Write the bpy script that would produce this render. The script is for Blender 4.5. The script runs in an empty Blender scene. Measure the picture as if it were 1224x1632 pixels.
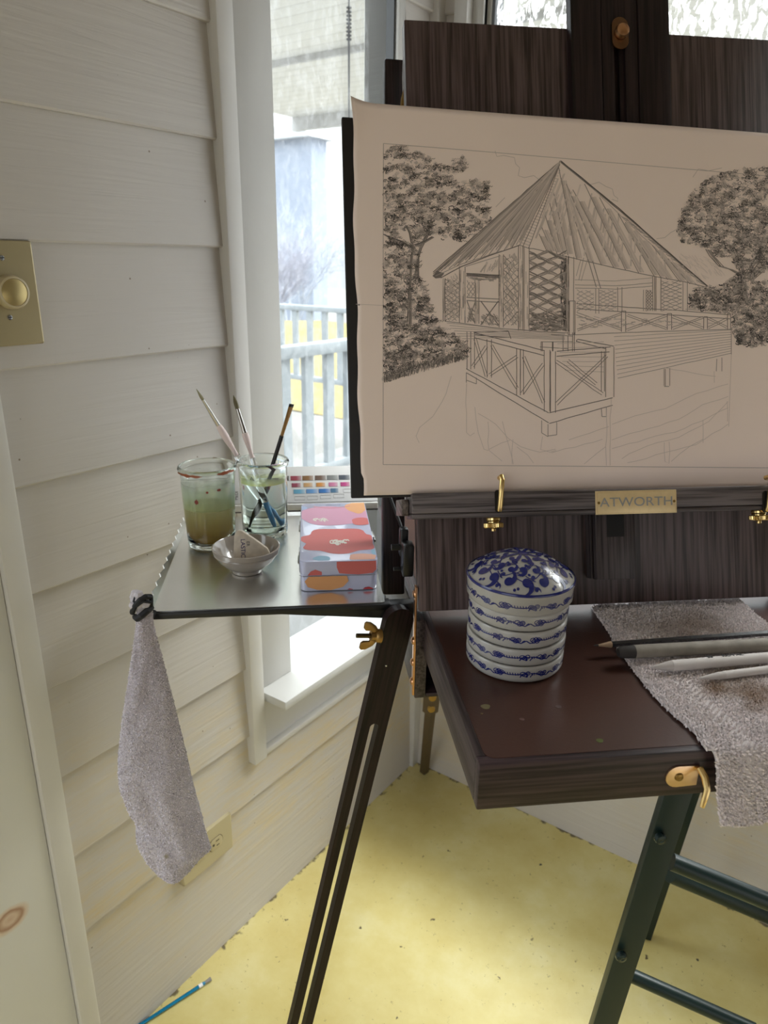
import bpy, bmesh, math, random
from mathutils import Vector, Matrix, noise
random.seed(7)
S = bpy.context.scene
COL = S.collection
PI = math.pi

# ------------------------------------------------------------------ camera
# pose solved from the photograph's vanishing points; world: z up, the room's far corner at the
# origin, the windowed left wall in x=0, the back wall in y=0
W, H, F = 1224.0, 1632.0, 1153.0
CX, CY = W / 2, H / 2
CAM = Vector((0.91991764, -1.47535961, 1.35))
def _n(x, y): return Vector((x - CX, y - CY, F)).normalized()
_down = _n(560, 4140)
_Y = _n(1476, 430); _Y = (_Y - _down * _Y.dot(_down)).normalized()
_Z = -_down
_X = _Y.cross(_Z)
ROT = Matrix((_X, _Y, _Z))                 # image frame (x right, y down, z forward) -> world
cam_d = bpy.data.cameras.new('camera')
cam = bpy.data.objects.new('camera', cam_d); COL.objects.link(cam)
cam_d.sensor_fit = 'VERTICAL'; cam_d.sensor_height = 36.0; cam_d.lens = F / H * 36.0
cam_d.clip_start = 0.02; cam_d.clip_end = 300
cam_d.dof.use_dof = True; cam_d.dof.focus_distance = 0.86; cam_d.dof.aperture_fstop = 8.5
_r, _u, _b = ROT @ Vector((1, 0, 0)), ROT @ Vector((0, -1, 0)), ROT @ Vector((0, 0, -1))
cam.matrix_world = Matrix(((_r.x, _u.x, _b.x, CAM.x), (_r.y, _u.y, _b.y, CAM.y), (_r.z, _u.z, _b.z, CAM.z), (0, 0, 0, 1)))
S.camera = cam

# ------------------------------------------------------------------ light
EXPO = 0.58
SKY = 3.7
w = bpy.data.worlds.new('overcast_sky'); S.world = w; w.use_nodes = True
nt = w.node_tree; nt.nodes.clear()
o_ = nt.nodes.new('ShaderNodeOutputWorld'); b_ = nt.nodes.new('ShaderNodeBackground')
tc = nt.nodes.new('ShaderNodeTexCoord'); sp = nt.nodes.new('ShaderNodeSeparateXYZ'); cr = nt.nodes.new('ShaderNodeValToRGB')
nt.links.new(tc.outputs['Generated'], sp.inputs[0]); nt.links.new(sp.outputs['Z'], cr.inputs[0])
cr.color_ramp.elements[0].position = 0.0; cr.color_ramp.elements[0].color = (0.185, 0.195, 0.205, 1)
cr.color_ramp.elements[1].position = 0.75; cr.color_ramp.elements[1].color = (0.93, 0.97, 1.0, 1)
nt.links.new(cr.outputs[0], b_.inputs[0]); b_.inputs[1].default_value = SKY
nt.links.new(b_.outputs[0], o_.inputs[0])
def area(name, loc, look, sx, sy, power, col=(1, 1, 1), portal=False):
    d = bpy.data.lights.new(name, 'AREA'); d.shape = 'RECTANGLE'; d.size = sx; d.size_y = sy; d.energy = power; d.color = col
    o = bpy.data.objects.new(name, d); COL.objects.link(o); o.location = loc
    o.rotation_euler = Vector(look).to_track_quat('-Z', 'Y').to_euler()
    if portal: d.cycles.is_portal = True
    return o
sun_d = bpy.data.lights.new('veiled_sun', 'SUN'); sun_d.energy = 6.5; sun_d.angle = math.radians(32); sun_d.color = (1.0, 0.985, 0.95)
sun_o = bpy.data.objects.new('veiled_sun', sun_d); COL.objects.link(sun_o)
sun_o.rotation_euler = Vector((-0.30, -0.72, -0.95)).to_track_quat('-Z', 'Y').to_euler()
vs = S.view_settings
S.display_settings.display_device = 'sRGB'
vs.view_transform = 'Standard'; vs.look = 'None'; vs.exposure = EXPO; vs.gamma = 1.0; vs.use_curve_mapping = False
S.cycles.use_denoising = True
S.cycles.max_bounces = 14; S.cycles.transparent_max_bounces = 24; S.cycles.transmission_bounces = 12
S.cycles.sample_clamp_indirect = 6.0

# ------------------------------------------------------------------ frames and pixel -> place helpers
def ray(x, y): return ROT @ Vector(((x - CX) / F, (y - CY) / F, 1.0))
def hit(x, y, p, n):
    r = ray(x, y); t = (Vector(p) - CAM).dot(n) / r.dot(n); return CAM + r * t
def WP(x, y, ax, val):                       # pixel onto a world axis plane
    n = Vector((0, 0, 0)); n[ax] = 1; p = Vector((0, 0, 0)); p[ax] = val
    return hit(x, y, p, n)
YAW = math.radians(42.3)
_o = CAM + ray(764, 1220) * 0.62
EO = Vector((_o.x, _o.y, 0))
EM = Matrix.Translation(EO) @ Matrix.Rotation(YAW, 4, 'Z')   # easel frame: x to the right along the box, y away, z up
EI = EM.inverted()
def LP(x, y, ax, val):                       # pixel onto an easel-frame axis plane, in easel coordinates
    n = Vector((0, 0, 0)); n[ax] = 1; p = Vector((0, 0, 0)); p[ax] = val
    return EI @ hit(x, y, EM @ p, (EM.to_3x3() @ n))
ZT = 0.9428                                  # top of the pulled-out drawer
LEAN = math.radians(19.27)
PU = Vector((0, math.sin(LEAN), math.cos(LEAN)))      # up along the leaning lid
PN = Vector((0, -math.cos(LEAN), math.sin(LEAN)))     # out of the lid towards the painter
PO = EI @ (CAM + ray(668, 975) * 0.86)
PM = EM @ Matrix(((1, PU.x, PN.x, PO.x), (0, PU.y, PN.y, PO.y), (0, PU.z, PN.z, PO.z), (0, 0, 0, 1)))  # lid frame: x, up, out
def PP(x, y, off=0.0):                       # pixel onto the lid plane raised by off, in lid coordinates
    n = PM.to_3x3() @ Vector((0, 0, 1)); return PM.inverted() @ hit(x, y, PM @ Vector((0, 0, off)), n)
_be = math.radians(3.5)
_q = PP(985, 500) + Vector((0, 0, 0.03))
BM_ = PM @ Matrix.Translation(_q) @ Matrix.Rotation(_be, 4, 'Y')                 # sketch sheet frame: x, up, out
BI = BM_.inverted()
def BP(x, y, off=0.0):
    n = BM_.to_3x3() @ Vector((0, 0, 1)); return BI @ hit(x, y, BM_ @ Vector((0, 0, off)), n)
ID = Matrix.Identity(4)

# ------------------------------------------------------------------ materials
_mc = {}
def mat(name):
    m = bpy.data.materials.new(name); m.use_nodes = True
    nt = m.node_tree; bs = nt.nodes['Principled BSDF']; return m, nt, bs
def N(nt, t, **k):
    n = nt.nodes.new(t)
    for a, v in k.items(): setattr(n, a, v)
    return n
def plain(name, col, rough=0.5, metal=0.0, var=0.0, vscale=30, bump=0.0, bscale=200, coat=0.0, spec=None, trans=0.0, ior=1.45, sss=0.0):
    if name in _mc: return _mc[name]
    m, nt, bs = mat(name)
    bs.inputs['Base Color'].default_value = (*col, 1); bs.inputs['Roughness'].default_value = rough
    bs.inputs['Metallic'].default_value = metal; bs.inputs['Coat Weight'].default_value = coat
    if spec is not None: bs.inputs['Specular IOR Level'].default_value = spec
    bs.inputs['Transmission Weight'].default_value = trans; bs.inputs['IOR'].default_value = ior
    bs.inputs['Subsurface Weight'].default_value = sss
    if sss: bs.inputs['Subsurface Scale'].default_value = 0.01
    if var or bump:
        tc = N(nt, 'ShaderNodeTexCoord')
    if var:
        no = N(nt, 'ShaderNodeTexNoise'); no.inputs['Scale'].default_value = vscale; no.inputs['Detail'].default_value = 5
        nt.links.new(tc.outputs['Object'], no.inputs['Vector'])
        mx = N(nt, 'ShaderNodeMix', data_type='RGBA'); nt.links.new(no.outputs['Fac'], mx.inputs['Factor'])
        mx.inputs['A'].default_value = (*[c * (1 - var) for c in col], 1); mx.inputs['B'].default_value = (*[min(1, c * (1 + var)) for c in col], 1)
        nt.links.new(mx.outputs['Result'], bs.inputs['Base Color'])
    if bump:
        n2 = N(nt, 'ShaderNodeTexNoise'); n2.inputs['Scale'].default_value = bscale; n2.inputs['Detail'].default_value = 4
        nt.links.new(tc.outputs['Object'], n2.inputs['Vector'])
        bp = N(nt, 'ShaderNodeBump'); bp.inputs['Strength'].default_value = bump; bp.inputs['Distance'].default_value = 0.002
        nt.links.new(n2.outputs['Fac'], bp.inputs['Height']); nt.links.new(bp.outputs['Normal'], bs.inputs['Normal'])
    _mc[name] = m; return m
def ramp(nt, stops):
    r = N(nt, 'ShaderNodeValToRGB'); e = r.color_ramp.elements
    while len(e) < len(stops): e.new(0.5)
    for i, (p, c) in enumerate(stops): e[i].position = p; e[i].color = (*c, 1)
    return r
def wood(name, axis, dark, light, rough=0.42, scale=1.0, spec=0.4, bump=0.25, coat=0.0, align=None):
    if name in _mc: return _mc[name]
    m, nt, bs = mat(name)
    tc = N(nt, 'ShaderNodeTexCoord'); mp = N(nt, 'ShaderNodeMapping')
    src = tc.outputs['Object']
    if align is not None:
        ax = Vector((0, 0, 0)); ax[axis] = 1
        vr = N(nt, 'ShaderNodeVectorRotate', rotation_type='EULER_XYZ'); vr.inputs['Rotation'].default_value = Vector(align).rotation_difference(ax).to_euler()
        nt.links.new(src, vr.inputs['Vector']); src = vr.outputs[0]
    sc = [120 * scale] * 3; sc[axis] = 3.5 * scale; mp.inputs['Scale'].default_value = sc
    nt.links.new(src, mp.inputs[0])
    n1 = N(nt, 'ShaderNodeTexNoise'); n1.inputs['Scale'].default_value = 1.0; n1.inputs['Detail'].default_value = 6; n1.inputs['Roughness'].default_value = 0.7
    nt.links.new(mp.outputs[0], n1.inputs['Vector'])
    mp2 = N(nt, 'ShaderNodeMapping'); s2 = [330 * scale] * 3; s2[axis] = 9 * scale; mp2.inputs['Scale'].default_value = s2
    nt.links.new(src, mp2.inputs[0])
    n2 = N(nt, 'ShaderNodeTexNoise'); n2.inputs['Scale'].default_value = 1.0; n2.inputs['Detail'].default_value = 3
    nt.links.new(mp2.outputs[0], n2.inputs['Vector'])
    ad = N(nt, 'ShaderNodeMath', operation='MULTIPLY_ADD'); nt.links.new(n2.outputs['Fac'], ad.inputs[0]); ad.inputs[1].default_value = 0.7
    mu = N(nt, 'ShaderNodeMath', operation='MULTIPLY'); nt.links.new(n1.outputs['Fac'], mu.inputs[0]); mu.inputs[1].default_value = 0.55
    nt.links.new(mu.outputs[0], ad.inputs[2])
    r = ramp(nt, [(0.50, dark), (0.60, tuple(0.55 * a + .45 * b for a, b in zip(dark, light))), (0.72, light)])
    nt.links.new(ad.outputs[0], r.inputs[0]); nt.links.new(r.outputs[0], bs.inputs['Base Color'])
    bs.inputs['Roughness'].default_value = rough; bs.inputs['Specular IOR Level'].default_value = spec; bs.inputs['Coat Weight'].default_value = coat
    bp = N(nt, 'ShaderNodeBump'); bp.inputs['Strength'].default_value = bump; bp.inputs['Distance'].default_value = 0.0008
    nt.links.new(ad.outputs[0], bp.inputs['Height']); nt.links.new(bp.outputs['Normal'], bs.inputs['Normal'])
    _mc[name] = m; return m
def toned(name, paper, ink, rough=0.6, coat=0.0, mid=None):      # pigment laid down in strokes; vertex 'tone' says how much
    m, nt, bs = mat(name)
    at = N(nt, 'ShaderNodeAttribute', attribute_name='tone')
    mx = N(nt, 'ShaderNodeMix', data_type='RGBA'); nt.links.new(at.outputs['Fac'], mx.inputs['Factor'])
    mx.inputs['A'].default_value = (*paper, 1); mx.inputs['B'].default_value = (*ink, 1)
    nt.links.new(mx.outputs['Result'], bs.inputs['Base Color']); bs.inputs['Roughness'].default_value = rough
    bs.inputs['Coat Weight'].default_value = coat; bs.inputs['Coat Roughness'].default_value = 0.05
    return m
def glassy(name, col=(1, 1, 1), rough=0.0, ior=1.45):
    if name in _mc: return _mc[name]
    m, nt, bs = mat(name); nt.nodes.remove(bs)
    g = N(nt, 'ShaderNodeBsdfGlass'); g.inputs['Color'].default_value = (*col, 1); g.inputs['Roughness'].default_value = rough; g.inputs['IOR'].default_value = ior
    nt.links.new(g.outputs[0], nt.nodes['Material Output'].inputs['Surface']); _mc[name] = m; return m

WALLC = (0.535, 0.50, 0.458)
def siding_mat():
    m, nt, bs = mat('painted_siding')
    tc = N(nt, 'ShaderNodeTexCoord'); ge = N(nt, 'ShaderNodeNewGeometry')
    mp = N(nt, 'ShaderNodeMapping'); mp.inputs['Scale'].default_value = (4, 4, 90); nt.links.new(ge.outputs['Position'], mp.inputs[0])
    g = N(nt, 'ShaderNodeTexNoise'); g.inputs['Scale'].default_value = 1; g.inputs['Detail'].default_value = 5; g.inputs['Distortion'].default_value = 0.6
    nt.links.new(mp.outputs[0], g.inputs['Vector'])
    bp = N(nt, 'ShaderNodeBump'); bp.inputs['Strength'].default_value = 0.8; bp.inputs['Distance'].default_value = 0.0014
    nt.links.new(g.outputs['Fac'], bp.inputs['Height']); nt.links.new(bp.outputs['Normal'], bs.inputs['Normal'])
    # yellowed dirt towards the floor (worn paint), with a noisy edge
    sp = N(nt, 'ShaderNodeSeparateXYZ'); nt.links.new(ge.outputs['Position'], sp.inputs[0])
    n1 = N(nt, 'ShaderNodeTexNoise'); n1.inputs['Scale'].default_value = 3.2; n1.inputs['Detail'].default_value = 6; nt.links.new(ge.outputs['Position'], n1.inputs['Vector'])
    a1 = N(nt, 'ShaderNodeMath', operation='MULTIPLY_ADD'); nt.links.new(n1.outputs['Fac'], a1.inputs[0]); a1.inputs[1].default_value = -0.9; nt.links.new(sp.outputs['Z'], a1.inputs[2])
    r = ramp(nt, [(0.0, (0.0, 0, 0)), (0.02, (1, 1, 1)), (0.35, (0, 0, 0))])
    mr = N(nt, 'ShaderNodeMapRange'); mr.inputs['From Min'].default_value = -0.45; mr.inputs['From Max'].default_value = 0.75
    nt.links.new(a1.outputs[0], mr.inputs[0]); nt.links.new(mr.outputs[0], r.inputs[0])
    r.color_ramp.elements[1].position = 0.22; r.color_ramp.elements[2].position = 0.62
    mp3 = N(nt, 'ShaderNodeMapping'); mp3.inputs['Scale'].default_value = (9, 9, 42); nt.links.new(ge.outputs['Position'], mp3.inputs[0])
    n3 = N(nt, 'ShaderNodeTexNoise'); n3.inputs['Scale'].default_value = 1; n3.inputs['Detail'].default_value = 8; n3.inputs['Roughness'].default_value = 0.75; nt.links.new(mp3.outputs[0], n3.inputs['Vector'])
    r3 = ramp(nt, [(0.42, (0, 0, 0)), (0.72, (1, 1, 1))]); nt.links.new(n3.outputs['Fac'], r3.inputs[0])
    mm = N(nt, 'ShaderNodeMath', operation='MULTIPLY'); nt.links.new(r.outputs[0], mm.inputs[0]); nt.links.new(r3.outputs[0], mm.inputs[1])
    ma = N(nt, 'ShaderNodeMath', operation='MULTIPLY_ADD'); nt.links.new(r.outputs[0], ma.inputs[0]); ma.inputs[1].default_value = 0.10; nt.links.new(mm.outputs[0], ma.inputs[2])
    mx = N(nt, 'ShaderNodeMix', data_type='RGBA'); nt.links.new(ma.outputs[0], mx.inputs['Factor'])
    mx.inputs['A'].default_value = (*WALLC, 1); mx.inputs['B'].default_value = (0.60, 0.48, 0.27, 1)
    # specks
    vo = N(nt, 'ShaderNodeTexVoronoi'); vo.inputs['Scale'].default_value = 26; nt.links.new(ge.outputs['Position'], vo.inputs['Vector'])
    rs = ramp(nt, [(0.028, (1, 1, 1)), (0.045, (0, 0, 0))]); nt.links.new(vo.outputs['Distance'], rs.inputs[0])
    m2 = N(nt, 'ShaderNodeMix', data_type='RGBA'); nt.links.new(rs.outputs[0], m2.inputs['Factor'])
    nt.links.new(mx.outputs['Result'], m2.inputs['A']); m2.inputs['B'].default_value = (0.22, 0.17, 0.12, 1)
    nt.links.new(m2.outputs['Result'], bs.inputs['Base Color']); bs.inputs['Roughness'].default_value = 0.42
    return m
def floor_mat():
    m, nt, bs = mat('yellow_floor_paint')
    ge = N(nt, 'ShaderNodeNewGeometry')
    n1 = N(nt, 'ShaderNodeTexNoise'); n1.inputs['Scale'].default_value = 5; n1.inputs['Detail'].default_value = 8; n1.inputs['Roughness'].default_value = 0.65
    nt.links.new(ge.outputs['Position'], n1.inputs['Vector'])
    r1 = ramp(nt, [(0.3, (0.54, 0.43, 0.14)), (0.55, (0.62, 0.53, 0.22)), (0.8, (0.70, 0.64, 0.36))]); nt.links.new(n1.outputs['Fac'], r1.inputs[0])
    cur = r1.outputs[0]
    for sc, a, b, c in ((19, 0.05, 0.075, (0.10, 0.07, 0.03)), (55, 0.07, 0.12, (0.24, 0.18, 0.07)), (7, 0.022, 0.03, (0.06, 0.05, 0.03))):
        vo = N(nt, 'ShaderNodeTexVoronoi'); vo.inputs['Scale'].default_value = sc; vo.inputs['Randomness'].default_value = 1.0
        nd = N(nt, 'ShaderNodeTexNoise'); nd.inputs['Scale'].default_value = sc * 5; nt.links.new(ge.outputs['Position'], nd.inputs['Vector'])
        mxv = N(nt, 'ShaderNodeMix', data_type='RGBA'); mxv.inputs['Factor'].default_value = 0.02
        nt.links.new(ge.outputs['Position'], mxv.inputs['A']); nt.links.new(nd.outputs['Color'], mxv.inputs['B'])
        nt.links.new(mxv.outputs['Result'], vo.inputs['Vector'])
        rs = ramp(nt, [(a, (1, 1, 1)), (b, (0, 0, 0))]); nt.links.new(vo.outputs['Distance'], rs.inputs[0])
        gate = N(nt, 'ShaderNodeTexNoise'); gate.inputs['Scale'].default_value = 6 if sc < 50 else 3; nt.links.new(ge.outputs['Position'], gate.inputs['Vector'])
        rg = ramp(nt, [(0.40, (0, 0, 0)), (0.50, (1, 1, 1))]); nt.links.new(gate.outputs['Fac'], rg.inputs[0])
        mu = N(nt, 'ShaderNodeMath', operation='MULTIPLY'); nt.links.new(rs.outputs[0], mu.inputs[0]); nt.links.new(rg.outputs[0], mu.inputs[1])
        mx = N(nt, 'ShaderNodeMix', data_type='RGBA'); nt.links.new(mu.outputs[0], mx.inputs['Factor']); nt.links.new(cur, mx.inputs['A']); mx.inputs['B'].default_value = (*c, 1)
        cur = mx.outputs['Result']
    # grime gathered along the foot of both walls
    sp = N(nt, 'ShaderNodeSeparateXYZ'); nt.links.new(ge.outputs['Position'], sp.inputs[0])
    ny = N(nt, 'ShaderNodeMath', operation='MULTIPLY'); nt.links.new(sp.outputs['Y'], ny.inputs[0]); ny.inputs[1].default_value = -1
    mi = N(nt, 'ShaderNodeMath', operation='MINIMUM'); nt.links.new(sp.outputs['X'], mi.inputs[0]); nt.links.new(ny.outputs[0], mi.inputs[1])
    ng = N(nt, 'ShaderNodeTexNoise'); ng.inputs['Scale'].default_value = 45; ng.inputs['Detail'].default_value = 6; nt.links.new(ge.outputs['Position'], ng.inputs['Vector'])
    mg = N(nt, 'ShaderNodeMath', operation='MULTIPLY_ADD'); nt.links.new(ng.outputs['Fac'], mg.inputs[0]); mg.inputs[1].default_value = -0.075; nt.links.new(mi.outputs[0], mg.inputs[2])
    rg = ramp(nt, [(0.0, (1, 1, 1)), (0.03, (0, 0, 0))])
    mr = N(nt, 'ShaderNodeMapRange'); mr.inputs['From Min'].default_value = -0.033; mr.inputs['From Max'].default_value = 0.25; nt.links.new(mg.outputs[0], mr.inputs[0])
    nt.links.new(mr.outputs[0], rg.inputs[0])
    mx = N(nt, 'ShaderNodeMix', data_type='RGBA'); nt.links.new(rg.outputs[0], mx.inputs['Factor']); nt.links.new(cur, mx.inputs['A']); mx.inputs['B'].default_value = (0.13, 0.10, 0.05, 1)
    nt.links.new(mx.outputs['Result'], bs.inputs['Base Color'])
    rr = ramp(nt, [(0.3, (0.28,) * 3), (0.7, (0.42,) * 3)]); nt.links.new(n1.outputs['Fac'], rr.inputs[0]); nt.links.new(rr.outputs[0], bs.inputs['Roughness'])
    bp = N(nt, 'ShaderNodeBump'); bp.inputs['Strength'].default_value = 0.12; bp.inputs['Distance'].default_value = 0.002; nt.links.new(ng.outputs['Fac'], bp.inputs['Height']); nt.links.new(bp.outputs['Normal'], bs.inputs['Normal'])
    return m
M_SIDING = siding_mat(); M_FLOOR = floor_mat()
M_TRIM = plain('cream_trim_paint', (0.61, 0.59, 0.555), 0.35, var=0.05, vscale=9, bump=0.1, bscale=60)
M_CASE = plain('grey_white_casing_paint', (0.53, 0.515, 0.48), 0.35, var=0.04, vscale=8, bump=0.1, bscale=50)
M_DARKX = wood('walnut_along_x', 0, (0.010, 0.005, 0.006), (0.054, 0.031, 0.034))
M_DARKY = wood('walnut_along_y', 1, (0.010, 0.005, 0.005), (0.060, 0.042, 0.042))
M_DARKZ = wood('walnut_along_z', 2, (0.006, 0.003, 0.003), (0.024, 0.012, 0.012), spec=0.22)
M_PANEL = wood('walnut_panel', 2, (0.024, 0.012, 0.010), (0.118, 0.080, 0.078), rough=0.38, scale=0.9, spec=0.45, align=PU)
M_MAST = wood('ebony_mast', 2, (0.007, 0.0035, 0.0035), (0.026, 0.014, 0.014), rough=0.5, spec=0.3, align=PU)
M_LINING = plain('redbrown_lining', (0.052, 0.019, 0.012), 0.33, var=0.25, vscale=14, bump=0.06, bscale=300, spec=0.6)
M_BRASS = plain('polished_brass', (0.80, 0.58, 0.25), 0.24, 1.0, var=0.12, vscale=60)
M_COPPER = plain('copper_bronze', (0.62, 0.34, 0.18), 0.28, 1.0, var=0.15, vscale=80)
M_OLDBRASS = plain('aged_brass', (0.30, 0.19, 0.06), 0.42, 1.0, var=0.2, vscale=90)
M_STEEL = plain('steel', (0.55, 0.55, 0.54), 0.25, 1.0)
M_BLACK = plain('black_enamel', (0.008, 0.008, 0.009), 0.42)
M_BLACKM = plain('black_plastic', (0.012, 0.012, 0.013), 0.3)

# ------------------------------------------------------------------ mesh builder
class MB:
    def __init__(s): s.bm = bmesh.new(); s.tone = s.bm.verts.layers.float.new('tone')
    def box(s, lo, hi, bev=0.0, seg=2, M=None, tone=0):
        r = bmesh.ops.create_cube(s.bm, size=1.0)['verts']
        for v in r:
            v.co = Vector([lo[i] + (v.co[i] + 0.5) * (hi[i] - lo[i]) for i in range(3)]); v[s.tone] = tone
        if bev:
            es = list({e for v in r for e in v.link_edges})
            rr = bmesh.ops.bevel(s.bm, geom=es, offset=bev, segments=seg, affect='EDGES', profile=0.5)
            r = list({v for f in rr['faces'] for v in f.verts} | {v for v in r if v.is_valid})
        if M is not None:
            for v in r: v.co = M @ v.co
        return r
    def ring_tube(s, pts, rad, seg=12, cap=True, flat=None):
        pts = [Vector(p) for p in pts]; n = len(pts)
        rad = rad if isinstance(rad, (list, tuple)) else [rad] * n
        rings = []; up = None
        for i, p in enumerate(pts):
            d = (pts[min(i + 1, n - 1)] - pts[max(i - 1, 0)])
            d = d.normalized() if d.length > 1e-9 else Vector((0, 0, 1))
            if up is None:
                up = d.orthogonal().normalized() if flat is None else (flat - d * flat.dot(d)).normalized()
            up = (up - d * up.dot(d)).normalized(); sd = d.cross(up)
            rr = rad[i]; ra, rb = rr if isinstance(rr, tuple) else (rr, rr)
            rings.append([s.bm.verts.new(p + up * (ra * math.cos(2 * PI * k / seg)) + sd * (rb * math.sin(2 * PI * k / seg))) for k in range(seg)])
        for a, b in zip(rings, rings[1:]):
            for k in range(seg): s.bm.faces.new((a[k], a[(k + 1) % seg], b[(k + 1) % seg], b[k]))
        if cap: s.bm.faces.new(rings[0][::-1]); s.bm.faces.new(rings[-1])
        return rings
    tube = ring_tube
    def lathe(s, prof, M=None, seg=48, tone=0, close=False, ngon=None):
        M = M or ID; rings = []
        for (r, z) in prof:
            if r < 1e-6: rings.append([s.bm.verts.new(M @ Vector((0, 0, z)))])
            else: rings.append([s.bm.verts.new(M @ Vector((r * math.cos(2 * PI * k / seg), r * math.sin(2 * PI * k / seg), z))) for k in range(seg)])
        pairs = list(zip(rings, rings[1:]))
        if close: pairs.append((rings[-1], rings[0]))
        for a, b in pairs:
            for k in range(seg):
                k2 = (k + 1) % seg
                if len(a) == 1 and len(b) == 1: continue
                if len(a) == 1: s.bm.faces.new((a[0], b[k2], b[k]))
                elif len(b) == 1: s.bm.faces.new((a[k], a[k2], b[0]))
                else: s.bm.faces.new((a[k], a[k2], b[k2], b[k]))
        return rings
    def prism(s, poly, z0, z1, M=None, bev=0.0):       # poly in xy of frame M, extruded along z
        M = M or ID
        bm2 = bmesh.new()
        a = [bm2.verts.new(Vector((p[0], p[1], z0))) for p in poly]; b = [bm2.verts.new(Vector((p[0], p[1], z1))) for p in poly]
        n = len(poly)
        bm2.faces.new(a[::-1]); bm2.faces.new(b)
        for k in range(n): bm2.faces.new((a[k], a[(k + 1) % n], b[(k + 1) % n], b[k]))
        bmesh.ops.recalc_face_normals(bm2, faces=bm2.faces)
        if bev: bmesh.ops.bevel(bm2, geom=[e for e in bm2.edges], offset=bev, segments=2, affect='EDGES', profile=0.5)
        s.merge(bm2, M)
    def merge(s, bm2, M=None):
        M = M or ID; mp = {}
        for v in bm2.verts: mp[v] = s.bm.verts.new(M @ v.co)
        for f in bm2.faces:
            try: s.bm.faces.new([mp[v] for v in f.verts])
            except ValueError: pass
        bm2.free()
    def grid(s, nu, nv, fn):
        g = [[s.bm.verts.new(fn(i / nu, j / nv)) for j in range(nv + 1)] for i in range(nu + 1)]
        for i in range(nu):
            for j in range(nv): s.bm.faces.new((g[i][j], g[i + 1][j], g[i + 1][j + 1], g[i][j + 1]))
        return g
    def quad(s, ps, tone=0):
        vs_ = [s.bm.verts.new(Vector(p)) for p in ps]
        for v in vs_: v[s.tone] = tone
        s.bm.faces.new(vs_)
    def stroke(s, pts, wd, tone, fn):                  # ribbon along 2-D points, mapped to 3-D by fn(x, y, lift)
        lift = random.random() * 0.00012; L = []; n = len(pts)
        for i, p in enumerate(pts):
            q0, q1 = pts[max(i - 1, 0)], pts[min(i + 1, n - 1)]
            dx, dy = q1[0] - q0[0], q1[1] - q0[1]; l = math.hypot(dx, dy) or 1
            ww = wd if not isinstance(wd, (list, tuple)) else wd[i]
            nx, ny = -dy / l * ww / 2, dx / l * ww / 2
            a = s.bm.verts.new(fn(p[0] + nx, p[1] + ny, lift)); b = s.bm.verts.new(fn(p[0] - nx, p[1] - ny, lift))
            a[s.tone] = tone; b[s.tone] = tone; L.append((a, b))
        for (a, b), (c, d) in zip(L, L[1:]): s.bm.faces.new((a, b, d, c))
    def blob(s, pts, tone, fn, lift=None):             # filled star-shaped outline
        lift = random.random() * 0.00008 if lift is None else lift
        cx = sum(p[0] for p in pts) / len(pts); cy = sum(p[1] for p in pts) / len(pts)
        c = s.bm.verts.new(fn(cx, cy, lift)); c[s.tone] = tone
        r = [];m = []
        for p in pts:
            v = s.bm.verts.new(fn(p[0], p[1], lift)); v[s.tone] = tone; r.append(v)
            v = s.bm.verts.new(fn((p[0] + cx) / 2, (p[1] + cy) / 2, lift)); v[s.tone] = tone; m.append(v)
        n = len(pts)
        for k in range(n):
            k2 = (k + 1) % n
            s.bm.faces.new((m[k], r[k], r[k2], m[k2])); s.bm.faces.new((c, m[k], m[k2]))
_wm = {}
def wmat(o): return _wm[o.name] if o else ID
def props(o, label=None, cat=None, group=None, kind=None):
    if label: o['label'] = label
    if cat: o['category'] = cat
    if group: o['group'] = group
    if kind: o['kind'] = kind
    return o
def empty(name, label, cat, loc, M=ID, rotz=0.0, group=None):
    o = bpy.data.objects.new(name, None); COL.objects.link(o)
    m = M @ Matrix.Translation(Vector(loc)) @ Matrix.Rotation(rotz, 4, 'Z')
    o.matrix_world = m; _wm[o.name] = m.copy(); o.empty_display_size = 0.05
    return props(o, label, cat, group)
def obj(name, mb, m, parent=None, M=ID, smooth=30, recalc=True, origin=None):
    if recalc: bmesh.ops.recalc_face_normals(mb.bm, faces=mb.bm.faces)
    me = bpy.data.meshes.new(name)
    if parent is not None: T = wmat(parent).inverted() @ M
    else:
        T = M
    mb.bm.transform(T)
    base = ID
    if parent is None:
        if origin is None:
            xs = [v.co for v in mb.bm.verts]
            origin = Vector(((min(v.x for v in xs) + max(v.x for v in xs)) / 2, (min(v.y for v in xs) + max(v.y for v in xs)) / 2, min(v.z for v in xs)))
        base = Matrix.Translation(origin); mb.bm.transform(base.inverted())
    mb.bm.to_mesh(me); mb.bm.free()
    o = bpy.data.objects.new(name, me); COL.objects.link(o)
    if parent is not None: o.parent = parent; _wm[o.name] = wmat(parent)
    else: o.matrix_world = base; _wm[o.name] = base
    for k in (m if isinstance(m, (list, tuple)) else [m]): me.materials.append(k)
    if smooth:
        for p in me.polygons: p.use_smooth = True
        me.set_sharp_from_angle(angle=math.radians(smooth))
    return o
def text(name, s, size, M, m, parent, ext=0.0003, sx=1.0, spacing=1.0):
    c = bpy.data.curves.new(name, 'FONT'); c.body = s; c.size = size; c.extrude = ext; c.align_x = 'CENTER'; c.align_y = 'CENTER'; c.space_character = spacing
    t = bpy.data.objects.new(name + '_src', c); COL.objects.link(t)
    bpy.context.view_layer.update()
    me = bpy.data.meshes.new_from_object(t.evaluated_get(bpy.context.evaluated_depsgraph_get()))
    bpy.data.objects.remove(t)
    o = bpy.data.objects.new(name, me); me.name = name; COL.objects.link(o); me.materials.clear(); me.materials.append(m)
    me.transform(wmat(parent).inverted() @ M @ Matrix.Diagonal((sx, 1, 1, 1))); o.parent = parent; _wm[o.name] = wmat(parent)
    return o
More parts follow.
